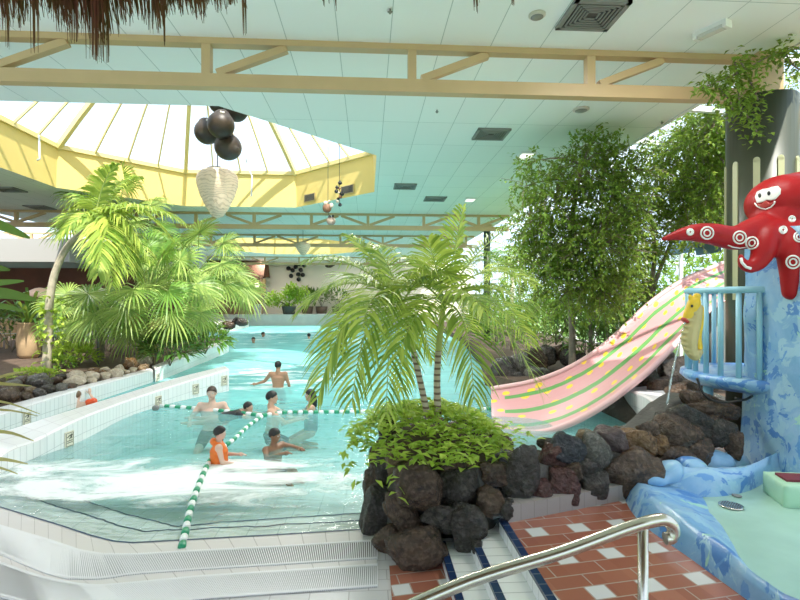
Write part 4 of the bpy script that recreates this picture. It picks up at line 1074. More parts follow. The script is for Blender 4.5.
# ---- leafy ground cover
def leaf(mb, p, d, nrm, l, w, fold=.25):
    d = d.normalized(); s = d.cross(nrm)
    if s.length < 1e-3: s = d.cross(V((.2,.9,.1)))
    s.normalize(); u = s.cross(d).normalized(); b = len(mb.v)
    m_ = p+d*l*.5
    mb.v += [tuple(p), tuple(m_+s*w*.5+u*w*fold), tuple(p+d*l - u*l*.12), tuple(m_-s*w*.5+u*w*fold), tuple(m_)]
    mb.face((b,b+4,b+1),0); mb.face((b+1,b+4,b+2),0); mb.face((b,b+3,b+4),0); mb.face((b+4,b+3,b+2),0)
def randdir(r, zmin=-1, zmax=1):
    z = r.uniform(zmin, zmax); a = r.uniform(0, 2*PI); q = math.sqrt(max(0,1-z*z)); return V((q*math.cos(a), q*math.sin(a), z))
r = random.Random(3); mb = MB()
for i in range(1500):
    a = r.uniform(0,2*PI); q = math.sqrt(r.random())*.99; e = ctr.lerp(ctr+V((.68*math.cos(a), .92*math.sin(a),0)), q)
    h = .70 + .20*(1-q*q) + .05*noise.noise(e*5) + r.uniform(-.05,.06)
    d = randdir(r,-.1,.5); leaf(mb, V((e.x,e.y,h)), d, UP, r.uniform(.075,.125), r.uniform(.04,.065))
for i in range(46):      # trailing over the boulders
    a = r.uniform(2.2, 4.3); e = ctr+V((.74*math.cos(a), 1.0*math.sin(a),0))
    leaf(mb, V((e.x,e.y,r.uniform(.5,.74))), randdir(r,-.8,.1), UP, r.uniform(.06,.1), r.uniform(.035,.05))
for i in range(60):      # long shoots toward the rock wall
    e = V((r.uniform(1.05,1.4), r.uniform(3.95,4.6),0)); leaf(mb, V((e.x,e.y,r.uniform(.62,.78))), randdir(r,-.1,.6), UP, r.uniform(.07,.11), .045)
tag(mb.build('ground_cover', L['lime']), 'bright green leafy ground cover filling the stone planter', 'plant', None, 'thing')
# ---- fan palms of the left bank
def fan(hub, ax, nrm, Rf, n=34, span=2.5, droop=.55, rnd=RN):
    mb = MB(); ax = ax.normalized(); sd = ax.cross(nrm).normalized(); nrm = sd.cross(ax).normalized()
    for i in range(n):
        a = (i/(n-1)-.5)*2*span; d = ax*math.cos(a)+sd*math.sin(a); l = Rf*(.72+.28*math.cos(a*.55))*rnd.uniform(.9,1.06)
        fold = nrm*.05*Rf
        s = (-ax*math.sin(a)+sd*math.cos(a)); w = Rf*span/n*.62
        g = droop*rnd.uniform(.6,1.4)
        pts = [hub, hub+d*l*.35-fold*.2, hub+d*l*.62+V((0,0,-g*l*.05)), hub+d*l*.84+V((0,0,-g*l*.20)), hub+d*l*.99+V((0,0,-g*l*.48))]
        strip(mb, pts, [.004, w*.50, w*.62, w*.36, w*.05], (s+nrm*(.35 if i%2 else -.35)).normalized())
    return mb
def fan_palm(label, base, crown, leaves, Rf, trunk_r, seed, skirt=True):
    r = random.Random(seed); t = thing('fan_palm', label, 'palm', base, 'fan palms of the left bank')
    mb = MB(); mb.tube(smooth([base-V((0,0,.1)), base.lerp(crown,.5)+V((.04,0,0)), crown], 12), [trunk_r*(1.15-.3*i/11) for i in range(12)], 12); mb.build('trunk', BARK, t)
    for (dx, dy, dz, pl, mt) in leaves:
        d = V((dx,dy,dz)).normalized(); hub = crown + d*pl + V((0,0,-.12*pl*pl*(1 if dz<.5 else .2)))
        mid = crown + d*pl*.55 + V((0,0,.06))
        ax = (hub-mid).normalized(); ax = (ax + V((0,0,-.25))).normalized()
        nrm = (UP - ax*ax.z)
        if nrm.length < .3: nrm = V((-d.y, -1, .3))
        nrm = (nrm.normalized()*.6 + V((0,-.75,.25))).normalized()     # blades turn to the light of the hall
        f = fan(hub, ax, nrm, Rf*r.uniform(.85,1.1), rnd=r)
        n0 = len(f.v); s_ = MB(); s_.tube([crown, mid, hub], .014, 5); f.v += s_.v
        for q in s_.f: f.face([n0+i for i in q], 1, None, True)
        f.build('fan_leaf', [L[mt], M['stem']], t)
    return t
r = random.Random(21)
def ring_leaves(n, zlo, zhi, pl, mts, skew=V((0,0,0))):
    out = []
    for i in range(n):
        a = 2*PI*i/n + r.uniform(-.2,.2); z = r.uniform(zlo,zhi); out.append((math.cos(a)+skew.x, math.sin(a)+skew.y, z, pl*r.uniform(.85,1.15), r.choice(mts)))
    return out
base = G(154,364,.27); d0 = base.dot(FW); crown = W(148,292,d0)
fan_palm('large fan palm in the middle of the left bank with drooping green fans', base, crown,
         ring_leaves(9,-.45,-.1,1.35,['fan','fan','mid']) + ring_leaves(9,.1,.45,1.35,['fan','mid']) + ring_leaves(7,.7,1.3,1.25,['fan','mid']) + ring_leaves(3,2,3,1.2,['mid']) + [(-.4,-.5,-1.2,.95,'fan'),(.1,-.3,-1.6,.8,'dry')], .78, .11, 1)
base = G(204,352,.27); d1 = base.dot(FW); crown = W(198,272,d1)
fan_palm('fan palm at the right end of the left bank, leaning over the pool', base, crown,
         ring_leaves(8,-.4,0,1.35,['fan','fan','mid']) + ring_leaves(8,.1,.5,1.4,['fan','mid']) + ring_leaves(6,.7,1.4,1.3,['fan']), .85, .11, 2)
base = G(100,366,.27); d2 = base.dot(FW)+1.0; base = V((W(100,300,d2).x,W(100,300,d2).y,.27)); crown = W(100,322,d2)
fan_palm('low fan palm on the left of the bank with broad fans hanging over the rockery', base, crown,
         ring_leaves(8,-.2,.3,.9,['fan','fan','mid']) + ring_leaves(6,.4,1.0,.95,['fan','mid']), .72, .08, 3)
base = G(118,360,.27); d3 = base.dot(FW)+1.5; crown = W(120,225,d3)
fan_palm('tall fan palm at the back of the left bank, reaching up to the skylight', V((crown.x,crown.y,.27)), crown,
         ring_leaves(9,-.2,.4,1.3,['mid','fan']) + ring_leaves(7,.6,1.3,1.3,['mid','fan','fan']) + [(-.5,-.3,.9,1.6,'dark'),(.0,-.2,2,1.4,'mid')], .80, .10, 4)
# ---- the curved palm with hanging feather fronds
cp = thing('feather_palm', 'palm with thin pale trunk bending right and yellow green feather fronds hanging down', 'palm', G(47,372,.27))
dd = G(47,372,.27).dot(FW)
trunk = smooth([W(46,374,dd), W(48,335,dd), W(50,298,dd), W(56,270,dd), (W(68,246,dd)), W(84,231,dd), W(94,224,dd)], 30)
mb = MB(); mb.tube(trunk, [.095-.04*(i/29) for i in range(30)], 12); mb.build('trunk', PALMBARK, cp)
c0 = W(95,222,dd)
for c, t in [((120,190,0),(150,262,-.3)),((110,195,-.4),(128,272,-.6)),((105,200,-.8),(112,285,-1.0)),((128,185,.4),(172,240,.6)),((95,185,.2),(70,208,.4)),((100,180,-.2),(116,165,-.2)),((135,190,-.2),(185,225,-.4)),((118,205,.6),(140,290,.9)),((88,200,-.4),(62,235,-.8)),((112,178,.6),(140,178,.9)),((102,215,-.9),(98,275,-1.2))]:
    put_frond(cp, L['palm'], c0, W(c[0],c[1],dd+c[2]), W(t[0],t[1],dd+t[2]), n=30, Lf=.62, droop=.8, wd=.030, stem=.02)
vn = random.Random(8); mb = MB()
for i in range(170):
    t = vn.random()*.36; p = trunk[int(t*29)]; a = vn.uniform(0,2*PI); rr = .17+vn.uniform(-.03,.09)
    leaf(mb, p+V((math.cos(a)*rr+.06, math.sin(a)*rr, vn.uniform(-.05,.05))), randdir(vn,-.8,.2), UP, vn.uniform(.11,.18), vn.uniform(.08,.12))
tag(mb.build('climbing_vine', L['lime']), 'yellow green vine climbing the pale curved palm trunk', 'vine')
# ---- bushes
def bush(name, label, cat, c, rx, ry, rz, n, l, w, mt, seed, group=None, stemmat=None, zmin=-.3):
    r = random.Random(seed); t = thing(name, label, cat, c, group); mb = MB()
    for i in range(n):
        d = randdir(r, zmin, 1); q = r.uniform(.45,1)**.5; p = c + V((d.x*rx*q, d.y*ry*q, rz*.5+d.z*rz*.6*q))
        e = (d + randdir(r)*.7 + V((0,0,.15))).normalized(); leaf(mb, p, e, UP, l*r.uniform(.7,1.2), w*r.uniform(.7,1.2))
    mb.build('foliage', L[mt], t); sm = MB()
    for i in range(7):
        a = r.uniform(0,2*PI); sm.tube(smooth([c, c+V((math.cos(a)*rx*.25,math.sin(a)*ry*.25,rz*.4)), c+V((math.cos(a)*rx*.6,math.sin(a)*ry*.6,rz*.85))], 5), .012, 5)
    sm.build('stem', stemmat or BARK, t); return t
def gp(px, py, z=.27): return G(px, py, z)
bush('leafy_shrub','bright green fern-like shrub between the pale trunk and the low fan palm','shrub', gp(76,366), .5,.4,.45, 380,.22,.06,'lime',31)
bush('leafy_shrub','low yellow green shrub behind the rockery, left of the pale curved trunk','shrub', gp(34,379), .50,.25,.16, 200,.12,.07,'lime',32)
bush('leafy_shrub','small green plant on the rockery right of the pale trunk','shrub', gp(62,369), .3,.25,.25, 180,.12,.06,'mid',33)
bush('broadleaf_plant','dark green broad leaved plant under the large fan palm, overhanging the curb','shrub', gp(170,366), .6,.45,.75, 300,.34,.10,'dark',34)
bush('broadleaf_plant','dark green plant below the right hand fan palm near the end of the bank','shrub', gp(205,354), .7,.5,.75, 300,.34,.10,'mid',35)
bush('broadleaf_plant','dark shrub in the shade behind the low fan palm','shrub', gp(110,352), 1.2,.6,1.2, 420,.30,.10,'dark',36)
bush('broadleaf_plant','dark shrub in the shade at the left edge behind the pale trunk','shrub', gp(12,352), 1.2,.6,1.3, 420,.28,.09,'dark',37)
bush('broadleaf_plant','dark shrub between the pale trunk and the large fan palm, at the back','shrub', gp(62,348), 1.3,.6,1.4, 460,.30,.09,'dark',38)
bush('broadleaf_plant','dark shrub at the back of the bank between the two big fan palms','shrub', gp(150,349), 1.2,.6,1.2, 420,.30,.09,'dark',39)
# ---- dracaena in a tan pot
pt = thing('potted_dracaena', 'dark spiky plant in a tall tan pot left of the pale curved trunk', 'potted plant', gp(29,358)); c = gp(29,358)
mb = MB(); mb.lathe(c, [(.20,0),(.27,.1),(.30,.5),(.26,.95),(.29,1.0),(.24,1.0),(.22,.9)], 20); mb.build('pot', mat('tan clay pot', (.48,.33,.19), .7, .15, 8), pt)
mb = MB(); r = random.Random(4)
for i in range(60):
    d = randdir(r,.1,1); l = r.uniform(.8,1.5); s = d.cross(UP).normalized(); p = c+V((0,0,.92)); strip(mb, [p, p+d*l*.4+V((0,0,.1)), p+d*l*.75, p+d*l+V((0,0,-.25*l))], [.02,.04,.035,.003], s)
mb.build('foliage', L['dark'], pt)
# ---- trees along the glass
def tree(label, base, trunks, clusters, nleaf, l, mt, seed, name='fig_tree', group='fig trees along the glass side', tr=.06, hang=.3):
    r = random.Random(seed); t = thing(name, label, 'tree', base, group); tb = MB(); fo = MB(); tw = MB()
    for pts, rad in trunks: P = smooth(pts, 16); tb.tube(P, [rad*(1-.55*i/15) for i in range(16)], 9)
    allp = [p for pts,_ in trunks for p in smooth(pts,16)[5:]]
    for (c, rx, ry, rz, wgt) in clusters:
        k = max(6, int(nleaf*wgt/13))
        root = min(allp, key=lambda p: (p-c).length); tb.tube(smooth([root, root.lerp(c,.5)+V((0,0,.08)), c], 8), [.022*(1-.6*i/7) for i in range(8)], 6)
        for q in range(k):
            d = randdir(r); e = c + V((d.x*rx, d.y*ry, d.z*rz))*r.random()**.40
            ax = (V((d.x,d.y,d.z*.6)) + randdir(r)*.6 + V((0,0,-hang))).normalized(); ln_ = l*4.2*r.uniform(.7,1.3)
            if q % 2 == 0: tw.tube([c.lerp(e,.35), e, e+ax*ln_], .004, 4, caps=False)
            for m_ in range(13):
                s = m_/12; p = e+ax*ln_*s+V((0,0,-.15*ln_*s*s)); dd_ = (ax*.5+randdir(r)*.8+V((0,0,-.25))).normalized()
                leaf(fo, p, dd_, (UP+randdir(r)*.5), l*r.uniform(.75,1.2), l*.52*r.uniform(.8,1.2), .12)
    n0 = len(tb.v); tb.v += tw.v
    for q in tw.f: tb.face([n0+i for i in q], 0, None, True)
    tb.build('trunk', BARK, t); fo.build('foliage', L[mt], t); return t
def cl(px, py, d, wpx, hpx, dep, wgt): return (W(px,py,d), wpx/2/F*d, dep, hpx/2/F*d, wgt)
D = 9.0; DT = 10.6
tree('bushy fig tree left of the slide, its crown touching the mint ceiling', V((W(568,300,DT).x, W(568,300,DT).y, .25)),
     [([V((W(572,300,DT).x,W(572,300,DT).y,.2)), W(572,325,DT), W(568,270,DT-.6), W(574,205,D+.3), W(582,165,D)], .08), ([V((W(590,300,DT).x,W(590,300,DT).y,.2)), W(592,310,DT), W(602,250,DT-.7), W(612,195,D+.2)], .05)],
     [cl(552,195,D,46,50,.35,.55), cl(588,168,D,56,46,.35,.6), cl(612,205,D,60,60,.5,.9), cl(562,238,D+.2,70,60,.5,1.0), cl(600,245,D,70,60,.5,1.0), cl(575,285,D+.3,76,50,.5,.9), cl(530,222,D+.2,36,36,.3,.25), cl(628,168,D,40,40,.4,.35), cl(540,262,D+.3,46,46,.4,.5), cl(605,285,D+.2,50,46,.4,.6), cl(525,186,D,24,30,.25,.10), cl(595,142,D-.1,30,24,.25,.14), cl(540,160,D-.1,18,30,.2,.07), cl(612,150,D-.1,24,24,.2,.10)], 3300, .085, 'ficus', 51)
D2 = 10.2
tree('tall fig tree behind the slide with crooked stems, in front of the white windows', V((W(645,300,D2).x, W(645,300,D2).y, .25)),
     [([V((W(640,300,D2).x,W(640,300,D2).y,.2)), W(642,330,D2), W(650,290,D2), W(655,250,D2), W(648,210,D2)], .07), ([V((W(655,300,D2).x,W(655,300,D2).y,.2)), W(652,300,D2), W(668,250,D2), W(690,200,D2), W(705,150,D2)], .05)],
     [cl(655,190,D2,70,60,.5,1.1), cl(690,165,D2,60,70,.5,1.1), cl(715,150,D2,50,80,.5,1.0), cl(640,225,D2,60,60,.5,1.0), cl(700,205,D2,60,50,.5,.9), cl(665,150,D2,50,40,.4,.45), cl(630,255,D2,60,50,.5,.9), cl(722,195,D2,30,60,.3,.6), cl(632,292,D2,50,50,.4,.7)], 2300, .085, 'ficus', 52)
D3 = 9.3
tree('fig branches arching above the slide beside the thick green column', V((W(745,300,D3+1).x, W(745,300,D3+1).y, .25)),
     [([V((W(745,300,D3+1).x,W(745,300,D3+1).y,.2)), W(742,280,D3+.8), W(730,200,D3+.4), W(716,130,D3)], .07)],
     [cl(716,118,D3-.6,44,40,.4,1.0), cl(700,140,D3-.2,50,50,.4,.9), cl(724,165,D3,40,60,.4,.9), cl(708,190,D3,50,50,.4,.8), cl(690,225,D3+.2,40,40,.4,.5), cl(796,110,D3,40,60,.5,.9), cl(797,160,D3,24,50,.5,.4)], 1900, .085, 'ficus', 53)
# creeper on the column top
r = random.Random(12); t = thing('climbing_fig', 'green creeper wrapped round the top of the thick column and the truss end', 'vine', (cc_.x,cc_.y,HC-1.6)); mb = MB(); sm = MB()
vine = [smooth([W(702,88,5.75),W(722,80,5.8),W(745,70,5.9),W(770,56,5.9),W(800,48,5.9)],14), smooth([W(735,62,5.85),W(738,85,5.85),W(740,105,5.85),W(750,120,5.9),W(757,132,5.9)],12), smooth([W(740,60,5.9),W(752,85,5.8),W(758,100,5.85)],8), smooth([W(715,84,5.8),W(728,98,5.8),W(733,110,5.85)],8), smooth([W(785,50,5.9),W(790,62,5.9),W(800,70,5.9)],6)]
for v in vine:
    sm.tube(v, .010, 5)
    for p in v:
        for q in range(20): e = p+randdir(r)*r.uniform(.02,.20); leaf(mb, e, randdir(r,-.9,.4), UP, r.uniform(.06,.10), r.uniform(.035,.055))
sm.build('stem', BARK, t); mb.build('foliage', L['ficus'], t)
# undergrowth of the right bank
def rp(px, py): return G(px, py, .25)
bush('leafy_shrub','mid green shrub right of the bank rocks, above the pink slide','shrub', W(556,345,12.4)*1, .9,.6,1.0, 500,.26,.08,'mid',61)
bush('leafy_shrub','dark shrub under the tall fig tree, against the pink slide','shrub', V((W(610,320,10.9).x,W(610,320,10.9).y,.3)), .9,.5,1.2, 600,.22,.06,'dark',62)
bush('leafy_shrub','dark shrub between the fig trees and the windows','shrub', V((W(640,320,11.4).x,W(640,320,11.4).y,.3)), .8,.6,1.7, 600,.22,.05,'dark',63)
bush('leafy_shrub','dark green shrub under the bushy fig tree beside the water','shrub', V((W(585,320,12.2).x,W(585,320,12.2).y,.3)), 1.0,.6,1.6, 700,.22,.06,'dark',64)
bush('leafy_shrub','dark low plants at the waterline behind the central palms','shrub', V((W(530,320,14).x,W(530,320,14).y,.3)), 1.2,.8,1.3, 600,.30,.06,'mid',65)
def small_palm(label, base, h, n, Lf, mt, seed, sc=1.0, name='feather_palm', group='small palms of the right bank'):
    r = random.Random(seed); t = thing(name, label, 'palm', base, group); top = base+V((0,0,h))
    mb = MB(); mb.tube([base-V((0,0,.1)), base.lerp(top,.5), top], [.07,.06,.05], 10); mb.build('trunk', PALMBARK, t)
    for i in range(n):
        a = 2*PI*i/n+r.uniform(-.25,.25); e = r.uniform(.3,1.1); l = sc*r.uniform(.9,1.15); d = V((math.cos(a),math.sin(a),0))
        put_frond(t, L[mt], top, top+d*l*.55+V((0,0,l*e*.8)), top+d*l*1.15+V((0,0,l*(e-.75)*.8)), n=22, Lf=Lf, droop=.6, wd=.022, rnd=r, stem=.012)
    return t
b = W(512,300,16.5); small_palm('yellow green feather palm far behind, beside the slim dark column', V((b.x,b.y,.25)), 2.4, 11, .55, 'palm', 71, 1.7)
b = W(545,300,15.0); small_palm('feather palm on the right bank left of the bushy fig tree', V((b.x,b.y,.25)), 1.2, 11, .5, 'mid', 72, 1.5)
b = W(520,300,21.0); small_palm('tall feather palm farthest back on the right bank', V((b.x,b.y,.25)), 3.2, 11, .6, 'mid', 73, 1.9)
for i, (px, d, h, kd, lb) in enumerate([(496,19,1.6,'mid','green shrub far along the right bank, left of the slim dark column'),(480,27,1.7,'dark','dark shrub far along the right bank behind the central palm crowns'),(508,24,2.4,'mid','bushy shrub against the far end of the glass side')]):
    b = W(px,300,d); bush('leafy_shrub', lb, 'shrub', V((b.x,b.y,.25)), 1.2,1.0,h, 420,.34,.10,kd,80+i)
# far shrub in a pot in front of the back wall
fp = thing('potted_shrub', 'light green bushy shrub in a dark pot in front of the back wall', 'potted plant', W(288,318,34)); c = V((W(288,318,35).x, W(288,318,35).y+0, .45))
c = V((W(287,318,37).x, 38.4, .78)); fp.location = c
mb = MB(); mb.lathe(c, [(.42,0),(.55,.6),(.58,.65),(.5,.65)], 18); mb.build('pot', mat('dark plant pot', (.07,.06,.05), .6), fp)
mb = MB(); r = random.Random(14)
for q in ((0,0,1.3,.8),(-1.2,0,1.2,.65),(.9,.1,1.5,.7),(.2,0,1.8,.55)):
    for i in range(260): d = randdir(r); leaf(mb, c+V((q[0],q[1],q[2]))+d*q[3]*r.random()**.4, randdir(r), UP, r.uniform(.22,.36), .15)
mb.build('foliage', L['lime'], fp); mb = MB()
for q in ((0,0,1.3),(-1.2,0,1.2),(.9,.1,1.5)): mb.tube([c+V((0,0,.5)), c+V((q[0]*.4,0,.9)), c+V(q)], .04, 6)
mb.build('stem', BARK, fp)
for i, (px, w_, lb) in enumerate([(308,.9,'dark plant in a tub against the back wall, left of three'),(322,.9,'dark plant in a tub against the back wall, middle of three'),(338,1.0,'dark plant in a tub against the back wall, right of three')]):
    b = V((gx(px,41.2), 41.2, .78)); tt = bush('tub_plant', lb, 'potted plant', b+V((0,0,.5)), w_,.5,1.3, 160,.5,.12,'dark',90+i,'tub plants along the back wall'); 
    mb = MB(); mb.lathe(b, [(.4,0),(.5,.6),(.45,.6)], 14); mb.build('tub', mat('brown tub', (.10,.07,.05), .7), tt)
# trees outside the glass
for i, (x, y, h, rr, lb) in enumerate([(13.5,12.5,4.0,2.4,'tree outside the glass seen past the slide top'),(14.5,19,4.2,2.6,'tree outside the glass beyond the bushy fig tree'),(13,7,4.4,2.4,'tree outside the glass behind the thick column'),(16,28,4.6,3.0,'tree far outside the glass near the back of the hall')]):
    c = V((x,y,-.3)); t = thing('garden_tree', lb, 'tree', c, 'trees outside the glass'); r = random.Random(40+i)
    mb = MB(); mb.tube([c, c+V((0,0,h*.6))], [.18,.1], 8); mb.build('trunk', BARK, t); mb = MB()
    for q in range(1600): d = randdir(r); p = c+V((0,0,h*.55))+V((d.x*rr,d.y*rr,d.z*rr*.95))*r.random()**.33; leaf(mb, p, randdir(r), UP, r.uniform(.25,.4), .2)
    mb.build('foliage', L['mid'], t)
# ---- foreground plant at the left edge
fpl = thing('strap_leaf_plant', 'plant with long narrow leaves reaching in at the left edge, near the camera', 'plant', W(-90,560,1.35)); SDP = 1.3
mb = MB()
STEM = smooth([V((W(-90,560,1.35).x,W(-90,560,1.35).y,.012)), W(-90,560,1.38), W(-88,480,1.4), W(-84,330,1.5), W(-88,200,1.55)], 60)
def on_stem(y): return min(STEM, key=lambda p: abs((H-(y-300)/F*1.45)-p.z))
def blade(pts, w, m=0):
    P = smooth([on_stem(pts[0][1])]+[W(x,y,SDP+d_) for x,y,d_ in pts[1:]], 12); strip(mb, P, [w*math.sin(PI*(.12+.86*i/11))**.7*(1-.4*i/11)+.0004 for i in range(12)], V((0,.25,1)).normalized())
for pts, w in (([(-80,440,0),(-30,434,0),(6,432,.02),(34,441,.03)],.006),([(-80,470,0),(-30,462,0),(0,459,.02),(28,464,.03)],.007),([(-80,490,0),(-30,468,0),(-4,467,.02),(18,474,.03)],.005),
                ([(-70,400,.1),(-20,385,.1),(6,384,.12),(32,386,.12)],.006),([(-70,378,.1),(-20,380,.1),(10,374,.12),(28,371,.12)],.005),([(-70,420,.1),(-20,404,.1),(4,402,.1),(40,414,.1)],.004),([(-70,440,.1),(-20,414,.1),(6,410,.1),(38,416,.1)],.004)): blade(pts, w)
mb.build('leaf_blades', L['dry'], fpl)
mb = MB()
def blade2(pts, w):
    P = smooth([on_stem(pts[0][1])]+[W(x,y,SDP+.2+d_) for x,y,d_ in pts[1:]], 12); strip(mb, P, [w*math.sin(PI*(.12+.86*i/11))**.7+.0004 for i in range(12)], V((0,.3,1)).normalized())
for pts, w in (([(-80,330,0),(-30,300,0),(0,293,0),(36,300,0)],.020),([(-80,340,0),(-30,287,0),(-4,283,0),(24,281,0)],.012),([(-90,200,0),(-40,212,0),(0,225,0),(30,238,0)],.018),([(-80,330,0),(-30,272,0),(-5,268,0),(10,270,0)],.012),([(-80,330,0),(-40,310,0),(0,306,0),(26,312,0)],.010)): blade2(pts, w)
mb.build('broad_leaves', L['dark'], fpl)
mb = MB(); mb.tube(STEM, [.020-.012*i/59 for i in range(60)], 8); mb.build('stem', BARK, fpl)
# ================================================================ PEOPLE
SKIN = {'fair': mat('fair skin', (.62,.36,.25), .45), 'tan': mat('tanned skin', (.42,.22,.13), .45), 'pale': mat('pale skin', (.70,.46,.36), .45), 'brown': mat('brown skin', (.30,.15,.085), .45)}
HAIR = {'black': mat('black hair', (.012,.010,.009), .5), 'brown': mat('brown hair', (.055,.030,.018), .5), 'light': mat('light brown hair', (.17,.10,.05), .5)}
EYEW = mat('eye white', (.8,.8,.78), .3); EYED = mat('dark iris', (.03,.02,.015), .2); LIPM = mat('lips', (.45,.16,.14), .4)
def hand(mb, wrist, d, pn, s, side):
    """palm, four bent fingers and a thumb; d along the fingers, pn out of the back of the hand"""
    d = d.normalized(); pn = (pn-d*pn.dot(d)).normalized(); sd = d.cross(pn)*side
    mb.ell(wrist+d*.045*s, .042*s, .042*s, .042*s, 10, 8)
    mb.ell(wrist+d*.065*s+sd*.01*s, .036*s, .036*s, .036*s, 10, 8)
def fingers(mb, wrist, d, pn, s, side):
    d = d.normalized(); pn = (pn-d*pn.dot(d)).normalized(); sd = d.cross(pn)*side
    for off, l in ((-.026,.062),(-.009,.074),(.009,.078),(.026,.068)):
        b = wrist+d*.080*s+sd*off*s; mb.tube([b-d*.02*s, b, b+d*l*.5*s-pn*.006*s, b+d*l*s-pn*.022*s], [.009*s,.0095*s,.0085*s,.006*s], 7)
    b = wrist+d*.03*s+sd*.034*s; mb.tube([b, b+(d*.5+sd*.8).normalized()*.035*s, b+(d*.85+sd*.5).normalized()*.068*s-pn*.012*s], [.012*s,.0105*s,.007*s], 7)
def person(label, loc, rz, s, J, skin, hair, hairlong=False, head=(0,0), clothes=(), seed=0, chest=1.0, group=None):
    """loc: point on the water plane / support; J: joints in a local frame (x right of the person, y forward, z up, metres before scale s)"""
    t = thing('person', label, 'person', loc, group); t.rotation_euler = (0,0,0)
    Rz = Matrix.Rotation(rz, 3, 'Z'); P = {k: loc + Rz @ (V(v)*s) for k, v in J.items()}
    f = Rz @ V((0,1,0)); rt = Rz @ V((1,0,0)); u = UP
    mb = MB(); c = mb.chain
    pel, che, nek, hd = P['pelvis'], P['chest'], P['neck'], P['head']
    tu = (che-pel).normalized()
    mid = pel.lerp(che,.45)
    for k in range(7):
        q = k/6; cc = pel.lerp(che, q); wd = lerp(.165,.175*chest,q)*(1-.16*math.sin(PI*min(1,q*1.1))); dp = lerp(.115,.125,q)*chest
        rot = Matrix((rt, f, u)).transposed()
        mb.ell(cc, wd*s, dp*s, .10*s, 16, 10, rot=rot)
    sl_, sr_ = P['shoL'], P['shoR']
    c([che.lerp(nek,.35), sl_], [.085*s,.066*s], .3); c([che.lerp(nek,.35), sr_], [.085*s,.066*s], .3); c([che, sl_],[.10*s,.062*s],.3); c([che, sr_],[.10*s,.062*s],.3)
    c([che, nek, hd-u*.05*s], [.10*s,.058*s,.054*s], .3)
    # head, its own frame
    yaw, pit = head; Hm = Matrix.Rotation(rz+yaw, 3, 'Z') @ Matrix.Rotation(pit, 3, 'X'); hf = Hm @ V((0,1,0)); hr_ = Hm @ V((1,0,0)); hu = Hm @ V((0,0,1))
    k = .112*s*(1.0 if s > .9 else 1.0 + (.9-s)*.35)     # children have relatively larger heads
    def h(x, y, z): return hd + (hr_*x + hf*y + hu*z)*k
    rotH = Matrix((hr_, hf, hu)).transposed()
    mb.ell(h(0,-.08,.15), .70*k, .86*k, .82*k, 16, 12, rot=rotH); mb.ell(h(0,.10,-.35), .56*k, .64*k, .66*k, 16, 12, rot=rotH)
    mb.ell(h(0,.50,-.80), .26*k, .24*k, .20*k, 10, 8, rot=rotH)                                   # chin
    mb.ell(h(0,.80,-.22), .11*k, .17*k, .12*k, 10, 8, rot=rotH); mb.chain([h(0,.70,.10), h(0,.84,-.20)], [.07*k,.10*k], .4)    # nose
    mb.ell(h(0,.66,.16), .42*k, .14*k, .09*k, 10, 8, rot=rotH)                                    # brow
    mb.ell(h(0,.66,-.50), .20*k, .12*k, .09*k, 10, 8, rot=rotH)                                   # mouth
    for q in (-1,1): mb.ell(h(.70*q,-.05,-.10), .10*k, .16*k, .25*k, 10, 8, rot=rotH)            # ears
    for S in 'LR':
        sh, el, wr, ha = P['sho'+S], P['elb'+S], P['wri'+S], P['han'+S]
        c([sh, el], [.058*s,.043*s], .3); c([el, wr], [.043*s,.029*s], .3); hand(mb, wr, ha-wr, P.get('pn'+S, wr+u)-wr if ('pn'+S) in P else u, s, 1 if S=='L' else -1)
        hi, kn, an, to = P['hip'+S], P['kne'+S], P['ank'+S], P['toe'+S]
        c([pel, hi, kn], [.11*s,.095*s,.060*s], .3); c([kn, an], [.060*s,.038*s], .3); c([an, to], [.042*s,.028*s], .3)
    body = fuse(mb, .0135*max(.75,s), 3)
    for S in 'LR':
        wr, ha = P['wri'+S], P['han'+S]; n0 = len(body.v); fm = MB(); fingers(fm, wr, ha-wr, u, s, 1 if S=='L' else -1); body.v += fm.v
        for q in fm.f: body.face([n0+i for i in q], 0, None, True)
    # eyes and lips belong to the body mesh
    for q in (-1,1):
        for (c_, r_, mi) in ((h(.27*q,.66,.02), .11*k, 1), (h(.27*q,.735,.02), .055*k, 2)):
            e = MB(); e.ell(c_, r_, r_, r_, 10, 8); n0 = len(body.v); body.v += e.v
            for w_ in e.f: body.face([n0+i for i in w_], mi, None, True)
    e = MB(); e.ell(h(0,.76,-.50), .20*k, .05*k, .06*k, 10, 8, rot=rotH); n0 = len(body.v); body.v += e.v
    for w_ in e.f: body.face([n0+i for i in w_], 3, None, True)
    body.build('body', [SKIN[skin], EYEW, EYED, LIPM], t)
    # hair: cap over the skull, fringe at the forehead, locks when long
    hm = MB(); nu, nv = 26, 12; base = 0; rnd = random.Random(seed)
    for i in range(nv+1):
        for j in range(nu):
            a = 2*PI*j/nu; front = math.sin(a)          # +1 at the face
            lim = PI*(.60 - .21*max(0,front) + .10*max(0,-front)); w_ = lim*i/nv
            rr = 1.07+.05*noise.noise(V((math.cos(a)*2,math.sin(a)*2,w_*2+seed)))
            hm.v.append(tuple(h(.70*rr*math.sin(w_)*math.cos(a), -.08+.88*rr*math.sin(w_)*math.sin(a), .15+.86*rr*math.cos(w_))))
    for i in range(nv):
        for j in range(nu): a = i*nu+j; b = i*nu+(j+1)%nu; hm.face((a, a+nu, b+nu, b), 0, None, True)
    if hairlong:
        for i in range(26):
            a = lerp(-PI*.98, -PI*.02, i/25); x, y = .72*math.cos(a), -.08+.85*math.sin(a)
            hm.tube([h(x,y,.25), h(x*1.08,y*1.12-.05,-.5), h(x*.95,y*1.15-.1,-1.2), h(x*.7,y*1.05-.2,-1.9-.3*rnd.random())], [.09*k,.15*k,.13*k,.03*k], 6)
    hm.build('hair', HAIR[hair], t)
